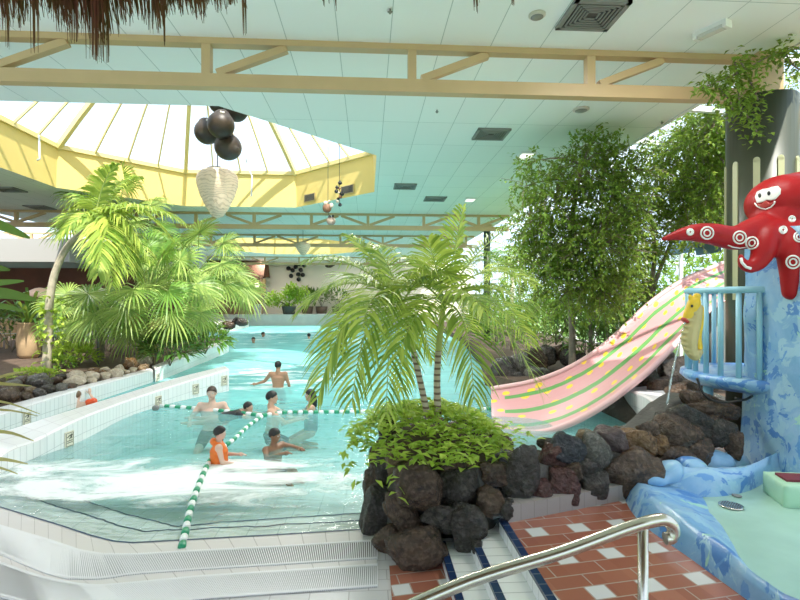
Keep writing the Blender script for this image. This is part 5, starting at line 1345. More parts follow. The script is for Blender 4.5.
    for (nm, mt, fnc) in clothes:
        cm = MB(); fnc(cm, P, s, f, rt); fuse(cm, .014*max(.75,s), 3).build(nm, mt, t)
    return t
def trunks(cm, P, s, f, rt):
    rot = Matrix((rt, f, UP)).transposed(); cm.ell(P['pelvis']+UP*.0*s, .182*s, .14*s, .10*s, 16, 10, rot=rot)
    for S in 'LR': cm.chain([P['pelvis'], P['hip'+S], P['hip'+S].lerp(P['kne'+S],.6)], [.13*s,.112*s,.088*s], .3)
def vest(cm, P, s, f, rt):
    rot = Matrix((rt, f, UP)).transposed()
    for k in range(5):
        q = .35+.65*k/4; cm.ell(P['pelvis'].lerp(P['chest'], q), .205*s, .165*s, .10*s, 16, 10, rot=rot)
    for S in 'LR': cm.chain([P['chest']+f*.05*s, P['chest'].lerp(P['sho'+S],.62)+UP*.05*s, P['chest']-f*.05*s], [.11*s,.075*s,.11*s], .3)
    cm.chain([P['neck']-f*.085*s+rt*.07*s, P['neck']-f*.10*s, P['neck']-f*.085*s-rt*.07*s], [.055*s]*3, .3)
def shirt(cm, P, s, f, rt):
    rot = Matrix((rt, f, UP)).transposed()
    for k in range(7): cm.ell(P['pelvis'].lerp(P['chest'], k/6), .186*s, .142*s, .105*s, 16, 10, rot=rot)
    for S in 'LR': cm.chain([P['chest'].lerp(P['neck'],.3), P['sho'+S], P['sho'+S].lerp(P['elb'+S],.45)], [.095*s,.078*s,.060*s], .3)
def top(cm, P, s, f, rt):
    rot = Matrix((rt, f, UP)).transposed()
    for k in range(7): cm.ell(P['pelvis'].lerp(P['chest'], k/6*.98), .180*s, .136*s, .10*s, 16, 10, rot=rot)
    for S in 'LR': cm.chain([P['chest']+f*.08*s, P['chest'].lerp(P['sho'+S],.6)+UP*.055*s, P['chest']-f*.08*s], [.06*s,.028*s,.06*s], .3)
def bands(cm, P, s, f, rt):
    for S in 'LR':
        a, b = P['sho'+S], P['elb'+S]; cm.chain([a.lerp(b,.35), a.lerp(b,.85)], [.10*s,.10*s], .3)
def armfloat(cm, P, s, f, rt): cm.chain([P['chest']+f*.14*s+rt*.12*s, P['chest']+f*.15*s-rt*.05*s], [.075*s,.075*s], .3)
CL = {'orange': mat('orange life vest', (.80,.17,.02), .55), 'black': mat('black swim shirt', (.015,.015,.02), .5), 'blue': mat('blue swim float', (.03,.16,.62), .4), 'navy': mat('dark swim trunks', (.02,.025,.05), .6), 'grey': mat('dark patterned swimsuit', (.06,.07,.09), .5), 'armband': mat('red orange inflatable armband', (.80,.09,.02), .3)}
def zw(v, dz): return {k: (p[0], p[1], p[2]+dz) for k, p in v.items()}
STAND = dict(pelvis=(0,0,.95), chest=(0,0,1.28), neck=(0,-.01,1.47), head=(0,.02,1.62), shoL=(-.19,0,1.40), shoR=(.19,0,1.40), elbL=(-.27,0,1.14), elbR=(.27,0,1.14), wriL=(-.30,.08,.90), wriR=(.30,.08,.90), hanL=(-.31,.14,.82), hanR=(.31,.14,.82),
             hipL=(-.10,0,.90), hipR=(.10,0,.90), kneL=(-.11,.03,.49), kneR=(.11,.03,.49), ankL=(-.11,-.01,.08), ankR=(.11,-.01,.08), toeL=(-.12,.17,.03), toeR=(.12,.17,.03))
def pose(dz, **kw): d = dict(STAND); d.update(kw); return zw(d, dz)
KNEEL = dict(kneL=(-.16,.40,.72), kneR=(.16,.40,.72), ankL=(-.14,.05,.62), ankR=(.14,.05,.62), toeL=(-.14,-.12,.60), toeR=(.14,-.12,.60))
def face_rz(dx, dy): return math.atan2(dy, dx) - PI/2     # person looks along (dx,dy)
tocam = face_rz(-.0,-1)
g = lambda x, y: G(x, y, 0)
# man facing the camera, chest deep by the rope
p = g(212,410); person('man with short dark hair facing the camera, chest deep beside the green and white rope', p, tocam+.1, 1.0,
    pose(-1.32, elbL=(-.34,.08,1.20), elbR=(.34,.08,1.20), wriL=(-.30,.30,1.17), wriR=(.30,.30,1.17), hanL=(-.28,.38,1.17), hanR=(.28,.38,1.17), **KNEEL), 'pale', 'brown', head=(0,0), clothes=[('swim_trunks',CL['navy'],trunks)], chest=1.12, seed=1)
# boy swimming right with blue float
p = g(241,413); ww = dict(pelvis=(0,-.42,-.10), chest=(0,-.10,-.03), neck=(0,.07,.06), head=(0,.17,.14), shoL=(-.17,.0,.0), shoR=(.17,.0,.0), elbL=(-.24,.22,-.05), elbR=(.24,.22,-.05), wriL=(-.2,.42,-.06), wriR=(.2,.42,-.06), hanL=(-.19,.5,-.06), hanR=(.19,.5,-.06),
    hipL=(-.09,-.46,-.12), hipR=(.09,-.46,-.12), kneL=(-.10,-.82,-.16), kneR=(.1,-.82,-.2), ankL=(-.1,-1.18,-.14), ankR=(.1,-1.18,-.22), toeL=(-.1,-1.33,-.14), toeR=(.1,-1.33,-.22))
person('boy in a black swim shirt with a blue float swimming to the right', p, face_rz(1,-.1), .74, ww, 'fair', 'black', head=(0,.05), clothes=[('swim_shirt',CL['black'],shirt),('float',CL['blue'],armfloat)], seed=2)
# man facing right, shoulders out
p = g(271,412); person('man with dark hair looking right at the woman, up to his shoulders in water', p, face_rz(1,.15), .96,
    pose(-1.36, chest=(0,.05,1.26), elbL=(-.26,.26,1.24), elbR=(.26,.24,1.22), wriL=(-.2,.52,1.30), wriR=(.22,.50,1.26), hanL=(-.19,.60,1.31), hanR=(.21,.58,1.27), **KNEEL), 'fair', 'black', head=(-.1,0), clothes=[('swim_trunks',CL['navy'],trunks)], seed=3)
# woman facing left
p = g(311,409); person('woman with long dark wet hair looking left toward the man in the pool', p, face_rz(-1,-.1), .88,
    pose(-1.34, elbL=(-.24,.14,1.22), elbR=(.24,.16,1.20), wriL=(-.16,.36,1.22), wriR=(.16,.36,1.2), hanL=(-.14,.44,1.22), hanR=(.14,.44,1.2), **KNEEL), 'fair', 'black', True, head=(.1,0), clothes=[('swimsuit',CL['grey'],top)], seed=4)
# man from behind, waist deep
p = g(278,387); person('man seen from behind, waist deep with one arm stretched out to the left', p, face_rz(.05,1), .84,
    pose(-1.06, chest=(0,.02,1.29), elbL=(-.38,.12,1.19), wriL=(-.60,.10,1.12), hanL=(-.69,.10,1.12), elbR=(.27,.02,1.14), wriR=(.30,.12,.94), hanR=(.30,.18,.88)), 'tan', 'black', head=(-.15,0), clothes=[('swim_trunks',CL['navy'],trunks)], chest=1.08, seed=5)
SEAT = dict(kneL=(-.14,.34,1.0), kneR=(.14,.34,1.0), ankL=(-.12,.62,.80), ankR=(.12,.62,.80), toeL=(-.12,.74,.82), toeR=(.12,.74,.82))
# boy in orange vest
p = g(219,461); person('boy in an orange life vest holding the rope in the breaking wave', p, face_rz(.92,.25), .64,
    pose(-1.10, elbL=(-.22,.10,1.16), elbR=(.24,.06,1.14), wriL=(-.10,.34,1.16), wriR=(.18,.30,1.06), hanL=(-.08,.43,1.16), hanR=(.17,.39,1.05), **SEAT), 'pale', 'black', head=(.05,-.05), clothes=[('life_vest',CL['orange'],vest),('swim_trunks',CL['navy'],trunks)], seed=6)
# boy sitting with folded arms
p = g(274,449); person('boy with black hair sitting in shallow water, arms reaching to the right', p, face_rz(.75,-.55), .72,
    pose(-1.37, elbL=(-.30,.16,1.36), elbR=(.30,.14,1.30), wriL=(-.22,.42,1.39), wriR=(.12,.36,1.38), hanL=(-.19,.50,1.40), hanR=(.05,.41,1.38), **SEAT), 'brown', 'black', head=(.35,-.12), clothes=[('swim_trunks',CL['navy'],trunks)], seed=7)
# child in the side channel holding the handrail
p = G(77,407,0); person('child with red orange armbands holding the handrail in the side channel, seen from behind', p, face_rz(-.25,1), .70,
    pose(-1.33, elbL=(-.38,.06,1.44), elbR=(.38,.06,1.44), wriL=(-.22,.24,1.62), wriR=(.22,.24,1.62), hanL=(-.21,.29,1.70), hanR=(.21,.29,1.70), **KNEEL), 'pale', 'light', head=(-.3,0), clothes=[('armbands',CL['armband'],bands),('swim_trunks',CL['blue'],trunks)], seed=8)
# far swimmers
TREAD = dict(kneL=(-.13,.2,.55), kneR=(.13,.2,.55), ankL=(-.12,0,.2), ankR=(.12,0,.2), toeL=(-.12,.1,.12), toeR=(.12,.1,.12))
for i, (x, y, lb, rz, sk) in enumerate([(253.5,343,'swimmer far out to the left with arms spread in the water', tocam, 'tan'), (263,337,'swimmer with dark hair beyond the spread-armed swimmer, only the head showing', face_rz(1,-.3), 'tan'), (309,338.5,'swimmer with dark hair farthest out, beside the palm leaves', face_rz(-.6,1), 'fair')]):
    p = g(x, y); person(lb, p, rz, 1.0, pose(-1.47, elbL=(-.45,.05,1.38), elbR=(.45,.05,1.38), wriL=(-.68,.12,1.40), wriR=(.68,.12,1.40), hanL=(-.77,.14,1.40), hanR=(.77,.14,1.40), **TREAD), sk, 'black', clothes=[('swim_trunks',CL['navy'],trunks)], seed=10+i, group='swimmers far out')
# ================================================================ LANE ROPES
GRN = mat('green rope float', (.02,.30,.15), .35); WHT = mat('white rope float', (.85,.86,.85), .35); ROPE = mat('white rope', (.7,.7,.68), .7)
def lane_rope(label, px, n, r0, start_green=True, z=.012, sub=None):
    pts = smooth([G(x,y,0)+V((0,0,z)) for x,y in px], 120)
    if sub: pts = [p+V((0,0,-.09*math.exp(-((i/119-sub)/.035)**2))) for i,p in enumerate(pts)]
    t = thing('lane_rope', label, 'rope', pts[0]); mb = MB(); mb.tube(pts, .008, 6); mb.build('rope', ROPE, t)
    q = resample(pts, n*4+1)
    for i in range(n):
        a, b, c_ = q[i*4], q[i*4+2], q[i*4+4]; ax = c_-a; l = ax.length*.46
        mb = MB(); mb.lathe(b, [(r0*.45,-l),(r0*.92,-l*.8),(r0,-l*.3),(r0,l*.3),(r0*.92,l*.8),(r0*.45,l)], 12, axis=ax)
        mb.build('float', GRN if (i%2==0)==start_green else WHT, t)
lane_rope('long green and white float rope running from the steps through the breaking wave', [(181.5,551),(185,535),(189,516),(194,499),(200,483),(208,465),(219,451),(233,441),(248,427),(262,417)], 38, .032, sub=.0)
lane_rope('green and white float rope crossing the pool behind the planter palms', [(262,416.5),(278,414),(294,413),(318,413),(360,412.5),(420,412),(460,411),(496,409.5)], 46, .036)
lane_rope('short green and white float rope fixed to the channel wall beside the man', [(154,406),(165,406.8),(180,408),(195,409),(215,411),(240,413.5),(262,416.5)], 20, .036)
p = G(153.5,408,.03); mb = MB(); mb.lathe(p, [(.03,0),(.05,.03),(.05,.09),(.02,.12)], 14, axis=V((.8,-.5,.1))); tag(mb.build('rope_anchor', M['grey_metal']), 'dark grey rope anchor on the side of the channel wall', 'anchor')
# ================================================================ WALL SIGNS (small pictogram tiles)
SIGN = mat('pale sign tile', (.78,.72,.58), .35); INK = mat('dark sign ink', (.10,.09,.07), .5)
def wallsign(wall, u_, label, h=.20, w=.15, dz=.10):
    fr, hs, bk = wall; i = int(u_*(len(fr)-1)); i = min(i, len(fr)-2); a, b = fr[i], fr[i+1]; tt = (b-a).normalized(); nn = tt.cross(UP); nn = nn if (nn.dot(V((0,0,0))-a) > 0 or nn.y < 0) else -nn
    back = (bk[i]-a).normalized(); nn = nn if nn.dot(back) < 0 else -nn
    c = a.lerp(b, u_*(len(fr)-1)-i); c = V((c.x,c.y,hs[i]-dz-h/2))+nn*.008
    t = thing('depth_sign', label, 'sign', c, 'pictogram tiles on the pool walls'); mb = MB(); mb.obox(c, tt*w/2, nn*.006, UP*h/2); mb.build('plate', SIGN, t)
    mb = MB(); o = c+nn*.0075
    def bar(x0,z0,x1,z1,wd=.012): mb.bar(o+tt*x0*w+UP*z0*h, o+tt*x1*w+UP*z1*h, wd, .003, up=nn)
    for q in ((-.4,.42,.4,.42),(-.4,-.42,.4,-.42),(-.4,-.42,-.4,.42),(.4,-.42,.4,.42)): bar(*q, .005)
    bar(-.28,.15,.05,.28); bar(.05,.28,.25,.05); bar(-.3,-.08,.3,-.08,.009); bar(-.3,-.2,.3,-.2,.009); bar(-.05,.02,.2,.2); mb.lathe(o+tt*.22*w+UP*.27*h, [(.014,-.002),(.014,.002)], 10, axis=nn)
    mb.build('pictogram', INK, t)
wallsign(f1, .46, 'pictogram tile on the channel wall nearest the camera')
wallsign(f1, .76, 'pictogram tile on the channel wall to the left of the man in the water')
wallsign(f1, .88, 'pictogram tile on the channel wall, second from its far end')
wallsign(f1, .975, 'pictogram tile at the far end of the channel wall')
wallsign(f2, .36, 'pictogram tile on the left wall below the handrail, near the left edge')
wallsign(f3, .05, 'pictogram tile at the start of the curb under the fan palms', dz=.12)
# ================================================================ CEILING FITTINGS
def cz(px, py): return G2(px, py, HC)
def G2(px, py, z): return W(px, py, (z-H)*F/(300-py))
def vent(px, py, sx, sy, label):
    c = G2(px, py, HC); t = thing('ceiling_vent', label, 'vent', c, 'louvred ceiling vents'); z = HC
    mb = MB(); 
    for (x0,x1,y0,y1) in ((-sx,sx,-sy,-sy+.05),(-sx,sx,sy-.05,sy),(-sx,-sx+.05,-sy,sy),(sx-.05,sx,-sy,sy)): mb.box(c.x+x0,c.x+x1,c.y+y0,c.y+y1,z-.035,z)
    mb.build('frame', M['grey_metal'], t); mb = MB(); mb.box(c.x-sx+.04,c.x+sx-.04,c.y-sy+.04,c.y+sy-.04,z-.008,z-.002); mb.build('duct', M['dark_metal'], t)
    mb = MB()
    for k in range(1,6):
        q = 1-k/6.5; a, b = (sx-.05)*q, (sy-.05)*q; zz_ = z-.03+.004*k
        for (x0,x1,y0,y1) in ((-a,a,-b-.018,-b),(-a,a,b,b+.018),(-a-.018,-a,-b,b),(a,a+.018,-b,b)): mb.box(c.x+x0,c.x+x1,c.y+y0,c.y+y1,zz_-.012,zz_)
    mb.build('louvres', M['grey_metal'], t)
vent(592,14,.30,.28,'large square louvred ceiling vent in front of the near truss')
vent(491,133.5,.30,.30,'dark louvred ceiling vent right of the near skylight'); vent(435,198.5,.32,.32,'small looking dark ceiling vent above the central palms'); vent(405,186,.3,.3,'dark vent beyond the one above the central palms'); vent(40,207,.34,.34,'dark vent in the shaded ceiling at the far left'); vent(8,189,.34,.3,'grey vent in the shaded ceiling left of the skylight')
WLAMP = mat('white lamp housing', (.80,.80,.78), .3); DIFF = mat('lamp diffuser', (.95,.93,.85), .3, emit=.9)
def downlight(px, py, r, label):
    c = G2(px, py, HC); t = thing('downlight', label, 'ceiling light', c, 'round ceiling lights'); mb = MB(); mb.lathe((c.x,c.y,HC-.03), [(r*.8,.0),(r,.012),(r,.03)], 24); mb.build('ring', mat('lamp ring', (.55,.52,.45), .3), t)
    mb = MB(); mb.lathe((c.x,c.y,HC-.034), [(r*.2,0),(r*.75,.003),(r*.78,.012)], 24); mb.build('lens', mat('lamp lens', (.25,.25,.23), .2), t)
downlight(537,14.5,.09,'round ceiling light left of the large square vent'); downlight(581,109,.13,'flat round ceiling light behind the near truss'); 
def sqlight(px, py, label):
    c = G2(px, py, HC); t = thing('square_ceiling_light', label, 'ceiling light', c, 'square ceiling lights'); mb = MB(); mb.box(c.x-.16,c.x+.16,c.y-.22,c.y+.22,HC-.04,HC); mb.build('housing', WLAMP, t)
    mb = MB(); mb.box(c.x-.13,c.x+.13,c.y-.19,c.y+.19,HC-.046,HC-.038); mb.build('diffuser', DIFF, t)
sqlight(526,154.5,'small lit square light in the ceiling above the bushy fig tree'); sqlight(470,199,'far square ceiling light above the right hand palm')
a, b = G2(697,34,HC), G2(727,20,HC); t = thing('fluorescent_light', 'white fluorescent light fitting on the ceiling at the upper right', 'ceiling light', (a+b)/2)
u = (b-a).normalized(); s_ = u.cross(UP); mid = (a+b)/2
mb = MB(); mb.obox(mid-UP*.02, u*(b-a).length/2, s_*.055, UP*.02); mb.build('housing', WLAMP, t)
mb = MB(); mb.obox(mid-UP*.055, u*((b-a).length/2-.03), s_*.045, UP*.022); mb.build('diffuser', mat('ribbed clear diffuser', (.62,.62,.58), .2), t)
for e in (a,b): mb = MB(); mb.obox(e-UP*.04, u*.02, s_*.058, UP*.042); mb.build('end_cap', WLAMP, t)
for i, (px, py, lb) in enumerate([(437,110,'small white sprinkler head in the ceiling left of the round light'),(662,121,'small sprinkler head at the glass edge of the ceiling'),(390,9,'small sprinkler head at the top centre of the ceiling')]):
    c = G2(px,py,HC); mb = MB(); mb.lathe((c.x,c.y,HC-.05), [(.012,0),(.012,.015),(.03,.02),(.008,.026),(.012,.05)], 10); tag(mb.build('sprinkler', M['grey_metal']), lb, 'sprinkler', 'ceiling sprinklers')
# wall grilles and winding rods of the skylight
def on_well(px, py, y):   # point on the back-right facets of the near skylight well
    return W(px, py, y)
for (px,py,d,sx,sz,ang,lb) in ((319,198,16.2,.28,.13,-PI/4,'small square grille on the yellow skylight wall, left of two'),(354,190,14.85,.28,.13,-PI/4,'small dark grille on the yellow skylight wall, right of two')):
    # facet between back-right vertices
    o0 = octa(OC, AP-.02, HC); A_, B_ = o0[0], o0[1]; k_ = {319:.80,354:.30}[px]; c = A_.lerp(B_, k_)+V((0,0,.22)); tt = (B_-A_).normalized(); nn = (V((OC.x,OC.y,c.z))-c).normalized(); c += nn*.02
    t = thing('wall_grille', lb, 'grille', c, 'grilles on the skylight wall'); mb = MB(); mb.obox(c, tt*sx, nn*.01, UP*sz); mb.build('frame', mat('cream grille frame', (.55,.42,.2), .5), t)
    mb = MB()
    for q in range(-4,5): mb.obox(c+tt*q*sx/5+nn*.012, tt*.022, nn*.004, UP*sz*.8)
    mb.build('slots', M['dark_metal'], t)
for (pts, lb) in (([(39,135,11.2),(39.5,155,11.2),(40,159,11.2),(37,160,11.2)],'white winding rod hanging at the left side of the skylight'),([(238,124,13.5),(243,150,13.5),(250,172,13.5),(252,176,13.5),(251.5,196,13.5),(250.5,196.5,13.5)],'white winding rod hanging from the skylight beside the wicker lamp')):
    mb = MB(); mb.tube([W(*p) for p in pts], .02, 6); tag(mb.build('winding_rod', M['white']), lb, 'rod', 'winding rods of the skylight')
# ================================================================ HANGING THINGS
WICK = mat('pale woven wicker', (.68,.58,.44), .8, .18, 5, .4, 40)
def wick():
    m, nt, b = newmat('banded wicker'); s = N(nt,'ShaderNodeSeparateXYZ'); nt.links.new(N(nt,'ShaderNodeNewGeometry').outputs['Position'], s.inputs[0])
    z = mth(nt,'MULTIPLY_ADD', s.outputs[2], 16, mth(nt,'MULTIPLY', noise_fac(nt, 3, 3), 5)); k = mth(nt,'FRACT', z)
    cc = mixc(nt, mth(nt,'MULTIPLY', mth(nt,'LESS_THAN', k, .32), noise_fac(nt, 4, 3)), (.78,.62,.46), (.42,.30,.20)); nt.links.new(cc, b.inputs['Base Color']); b.inputs['Roughness'].default_value = .8
    bump(nt, b, k, .4, .02); return m
WK = wick()
def hang_lamp(px, py, d, wpx, hpx, label, roof):
    c = W(px, py, d); w_ = wpx/F*d; h_ = hpx/F*d; t = thing('wicker_lamp', label, 'hanging lamp', c, 'hanging wicker lamps')
    mb = MB(); mb.lathe(c, [(.02,-.5*h_),(.13*w_,-.47*h_),(.26*w_,-.30*h_),(.40*w_,-.06*h_),(.48*w_,.16*h_),(.495*w_,.28*h_),(.46*w_,.38*h_),(.36*w_,.455*h_),(.25*w_,.48*h_),(.25*w_,.50*h_)], 28); mb.build('shade', WK, t)
    mb = MB(); mb.lathe(c+UP*.495*h_, [(.22*w_,0),(.22*w_,.02)], 20); mb.build('top_plate', M['grey_metal'], t)
    mb = MB(); mb.tube([c+UP*.5*h_, V((c.x,c.y,roof))], .012, 6); mb.build('cord', M['grey_metal'], t)
hang_lamp(217.5,193.5,10.6,41,49,'large pale wicker lamp hanging under the near skylight', HC+3.6)
hang_lamp(303,249,22,15,13,'small looking pale wicker lamp hanging beyond the second truss', HC)
GOURD = mat('dark brown gourd', (.045,.032,.025), .45, .3, 8)
GS = [(207,132,9.7,12.5,'lowest but one'),(221,125,9.2,13.5,''),(228,147,9.5,13.5,''),(218,104,9.8,9,''),(236,110,9.7,12,'')]
GLB = ['dark gourd shade on the left of the hanging cluster','dark gourd shade in the middle of the hanging cluster, in front','dark gourd shade lowest in the hanging cluster','dark gourd shade highest in the hanging cluster','dark gourd shade on the right of the hanging cluster, behind the ceiling edge']
for i, (px,py,d,r_,_) in enumerate(GS):
    c = W(px,py,d); rr = r_/F*d; t = thing('gourd_shade', GLB[i], 'hanging lamp', c, 'dark gourds under the skylight')
    mb = MB(); rot = Matrix.Rotation(.5*(-1)**i, 3, 'Y'); mb.ell(c, rr, rr*.95, rr*.98, 20, 14, rot=rot); mb.ell(c+V((0,0,.55*rr)), rr*.7, rr*.7, rr*.55, 16, 10, rot=rot)
    fz = fuse(mb, rr*.09, 4); fz.build('shell', GOURD, t)
    q = c+V((rr*.25,-rr*.55,rr*.72)); mb = MB(); mb.lathe(q, [(rr*.16,-.01),(rr*.16,.02)], 12, axis=V((.25,-.55,.72))); mb.build('opening', mat('pale gourd opening', (.6,.58,.52), .6), t)
    mb = MB(); mb.tube([c+UP*rr*.9, V((c.x,c.y,HC+3.2))], .006, 5); mb.build('cord', M['blk'], t)
# string of small pots and monkeys of coconut shell
CO = mat('brown coconut shell', (.20,.10,.055), .6, .2, 14); PALE = mat('pale shell', (.58,.50,.40), .6)
hc_ = thing('hanging_coconut_figures', 'two coconut figures hanging from the ceiling below the right corner of the skylight', 'hanging ornament', W(330,205,12))
mb = MB(); c = W(327,208,12); mb.ell(c, .115,.10,.12); fuse(mb,.02,3).build('coconut', CO, hc_)
mb = MB(); mb.ell(W(325.5,203,11.95), .055,.05,.055); mb.ell(W(331.5,205.5,11.93), .05,.04,.06); mb.ell(W(329,201,11.95),.03,.03,.03); fuse(mb,.014,2).build('head', PALE, hc_)
mb = MB(); mb.ell(W(331,221,12.0), .115,.10,.11); fuse(mb,.02,3).build('coconut', mat('grey brown coconut', (.30,.24,.19), .6, .2, 14), hc_)
mb = MB(); mb.ell(W(329.5,216.5,11.93), .035,.03,.035); mb.ell(W(333,216,11.93), .03,.03,.035); fuse(mb,.012,2).build('head', M['blk'], hc_)
mb = MB(); mb.tube([W(329,217,12), W(328,200,12), V((W(328,200,12).x, W(328,200,12).y, HC+.6))], .006, 5); mb.build('cord', M['blk'], hc_)
st_ = thing('hanging_shell_string', 'string of small dark and pale shells hanging beside the coconut figures', 'hanging ornament', W(340,195,11.6))
for (px,py,r_,mt) in ((340,183,.05,M['blk']),(337,187.5,.042,M['blk']),(339.5,188.5,.03,CO),(336.5,191.5,.05,M['blk']),(342,194,.055,M['blk']),(340.5,197,.045,CO),(338,199,.035,M['blk']),(337.5,201.5,.04,PALE),(340,205,.045,M['blk']),(338.5,192.5,.03,PALE)):
    mb = MB(); mb.ell(W(px,py,11.6), r_,r_,r_*.85, 12, 8); mb.lathe(W(px,py,11.6)+UP*r_*.6, [(r_*.5,0),(r_*.55,r_*.35)], 10); mb.build('shell', mt, st_)
mb = MB(); q = W(339.5,205,11.6); mb.tube([q, V((q.x,q.y,HC+.6))], .006, 5); mb.build('cord', M['blk'], st_)
# ================================================================ THATCH FRINGE OF A PARASOL NEAR THE CAMERA
TH = leafmat('dark red brown thatch', (.060,.012,.012), (.17,.045,.035), .10, .7)
th = thing('thatched_parasol', 'dark red brown thatched parasol edge hanging into the top left corner', 'parasol', (-.4,-.9,.02))
r = random.Random(77); mb = MB()
def lowest(px):
    k = [(0,24),(10,30),(22,26),(35,14),(50,10),(60,30),(75,26),(92,36),(105,44),(118,34),(135,14),(150,18),(160,28),(168,16),(185,8),(205,18),(210,4),(228,6),(240,2),(300,-8)]
    for (a0,b0),(a1,b1) in zip(k,k[1:]):
        if a0 <= px <= a1: return lerp(b0,b1,(px-a0)/(a1-a0))
    return 24 if px < 0 else -8
DTH = 1.05
for i in range(1000):
    px = r.uniform(-140, 245); px = round(px/7)*7 + r.gauss(0,2.6); low = lowest(px) + 10*noise.noise(V((round(px/7)*3.7,1,2))); end = low - abs(r.gauss(0, 12)) + r.uniform(-3,9); d = DTH + r.uniform(0,.16)
    a = W(px+r.uniform(-18,-2), -46-r.uniform(0,30), d+.03); b = W(px, end, d); m_ = a.lerp(b,.55)+V((r.uniform(-.008,.008),0,0)); w_ = r.uniform(.0010,.0030)
    strip(mb, [a, m_, b], [w_, w_, w_*.25], V((1,r.uniform(-.4,.4),0)).normalized())
for (px, end, n_) in ((95,62,26),(103,64,16),(35,54,8),(165,50,5),(152,34,8),(75,44,20),(8,50,6),(245,36,5),(232,6,6),(323,8,4),(330,5,3),(335,12,3),(415,2,1),(477,14,5),(480,10,2),(513,8,4)):
    for i in range(n_):
        p = px+r.gauss(0,4 if n_ > 6 else 1.3); e = end-abs(r.gauss(0,5)); d = DTH+r.uniform(0,.1); w_ = r.uniform(.0008,.0022)
        strip(mb, [W(p-r.uniform(2,10),-50,d+.02), W(p-1,-10,d), W(p,e,d)], [w_,w_,w_*.3], V((1,r.uniform(-.3,.3),0)).normalized())
mb.build('thatch', TH, th)
ap_ = V((-.4,-.9,3.5)); mb = MB(); n = 28; rim = []
def cone(u, v): a = 2*PI*u; R_ = .02+v*2.06; return V((ap_.x+R_*math.cos(a), ap_.y+R_*math.sin(a), 3.5-.83*v))
mb.grid(cone, 40, 8, uv=False); mb.build('thatch_roof', TH, th)
mb = MB(); mb.tube([V((-.4,-.9,.012)), V((-.4,-.9,3.5))], .045, 12); mb.build('pole', BARK, th)
# ================================================================ LEFT BANK LAMPS AND FURNITURE
gl_ = thing('globe_lamp', 'white round garden lamp among the fan palms', 'lamp', V((W(98,300,12.6).x, W(98,300,12.6).y, .27)))
c = W(98,293.5,12.6); mb = MB(); mb.ell(c, .20,.20,.16, 20, 14); mb.build('globe', mat('white globe', (.85,.82,.76), .3), gl_); mb = MB(); mb.tube([V((c.x,c.y,.27)), c-UP*.14], .03, 8); mb.build('post', M['grey_metal'], gl_)
ml = thing('mushroom_lamp', 'pale pink mushroom shaped garden lamp left of the curved palm', 'lamp', V((W(40,300,15).x, W(40,300,15).y, .27)))
c = W(40,295,15); mb = MB(); mb.lathe(c, [(.02,-.05),(.32,-.06),(.33,.0),(.26,.13),(.12,.2),(.01,.22)], 22); mb.build('shade', mat('pale pink shade', (.70,.48,.38), .5), ml); mb = MB(); mb.tube([V((c.x,c.y,.27)), c], .035, 8); mb.build('post', M['grey_metal'], ml)
wc = thing('wooden_chair', 'tan wooden chair half hidden at the left edge of the view', 'chair', V((W(4,300,17).x, W(4,300,17).y, .27))); c = V((W(4,300,17).x, W(4,300,17).y, .27)); WOOD = mat('tan wood', (.48,.32,.17), .55, .15, 10)
mb = MB(); mb.box(c.x-.27,c.x+.27,c.y-.26,c.y+.26,.68,.74); mb.build('seat', WOOD, wc)
mb = MB(); mb.box(c.x-.27,c.x+.27,c.y+.22,c.y+.27,.76,1.25); mb.build('backrest', WOOD, wc)
for sx in (-1,1):
    for sy in (-1,1): mb = MB(); mb.box(c.x+sx*.24-.025,c.x+sx*.24+.025,c.y+sy*.23-.025,c.y+sy*.23+.025,.27,.68); mb.build('leg', WOOD, wc)
# ================================================================ BAR HUT AND WALL SCULPTURE AT THE FAR END
STRAW = mat('dark thatch', (.13,.06,.035), .9, .35, 6, .8, 30)
hb_ = thing('thatched_bar', 'small thatched bar in front of the back wall, left of the potted shrub', 'bar', (gx(238,39.5),40.5,.78))
x0, x1 = gx(212,39.8), gx(264,39.8)
mb = MB()
def thr(u, v):
    x = lerp(x0-.3, x1+.3, u); return V((x, lerp(38.9, 41.4, v), 3.7+1.55*math.sin(PI*v)+.14*noise.noise(V((x*3,v*6,1)))))
mb.grid(thr, 30, 14, uv=False)
rr = random.Random(3)
for i in range(160): x = rr.uniform(x0-.3,x1+.3); strip(mb, [V((x,38.92,3.8)), V((x+rr.uniform(-.1,.1),38.8,3.7-rr.uniform(.15,.5)))], [.05,.01], V((1,0,0)))
mb.build('roof', STRAW, hb_)
mb = MB(); mb.box(x0,x1,39.5,40.0,.78,1.9); mb.build('counter', mat('pinkish wood counter', (.42,.22,.15), .6, .2, 3), hb_)
mb = MB(); mb.box(x0-.05,x1+.05,39.4,40.1,1.9,1.98); mb.build('counter_top', WOOD, hb_)
for x in (x0, (x0+x1)/2, x1): mb = MB(); mb.tube([V((x,39.3,.78)), V((x,39.3,3.75))], .09, 8); mb.build('post', WOOD, hb_)
mb = MB(); mb.box(x0,x1,41.0,41.2,2.3,3.6); mb.build('back_panel', mat('ochre panel', (.55,.38,.18), .6, .15, 2), hb_)
c = W(257,285,39); bl_ = thing('globe_lamp', 'glowing round lamp hanging in front of the thatched bar', 'lamp', c); mb = MB(); mb.ell(c, .19,.19,.19, 16, 12); mb.build('globe', mat('glowing globe', (1,.9,.7), .4, emit=2.0), bl_); mb = MB(); mb.tube([c+UP*.17, V((c.x,c.y,HC))], .015, 6); mb.build('cord', M['grey_metal'], bl_)
wc_ = W(258,309,38.6); cb = thing('small_cabinet', 'small white cabinet on the far deck beside the bar', 'cabinet', (wc_.x,wc_.y,.78)); mb = MB(); mb.box(wc_.x-.26,wc_.x+.26,wc_.y-.2,wc_.y+.2,.78,1.58); mb.build('body', M['white'], cb)
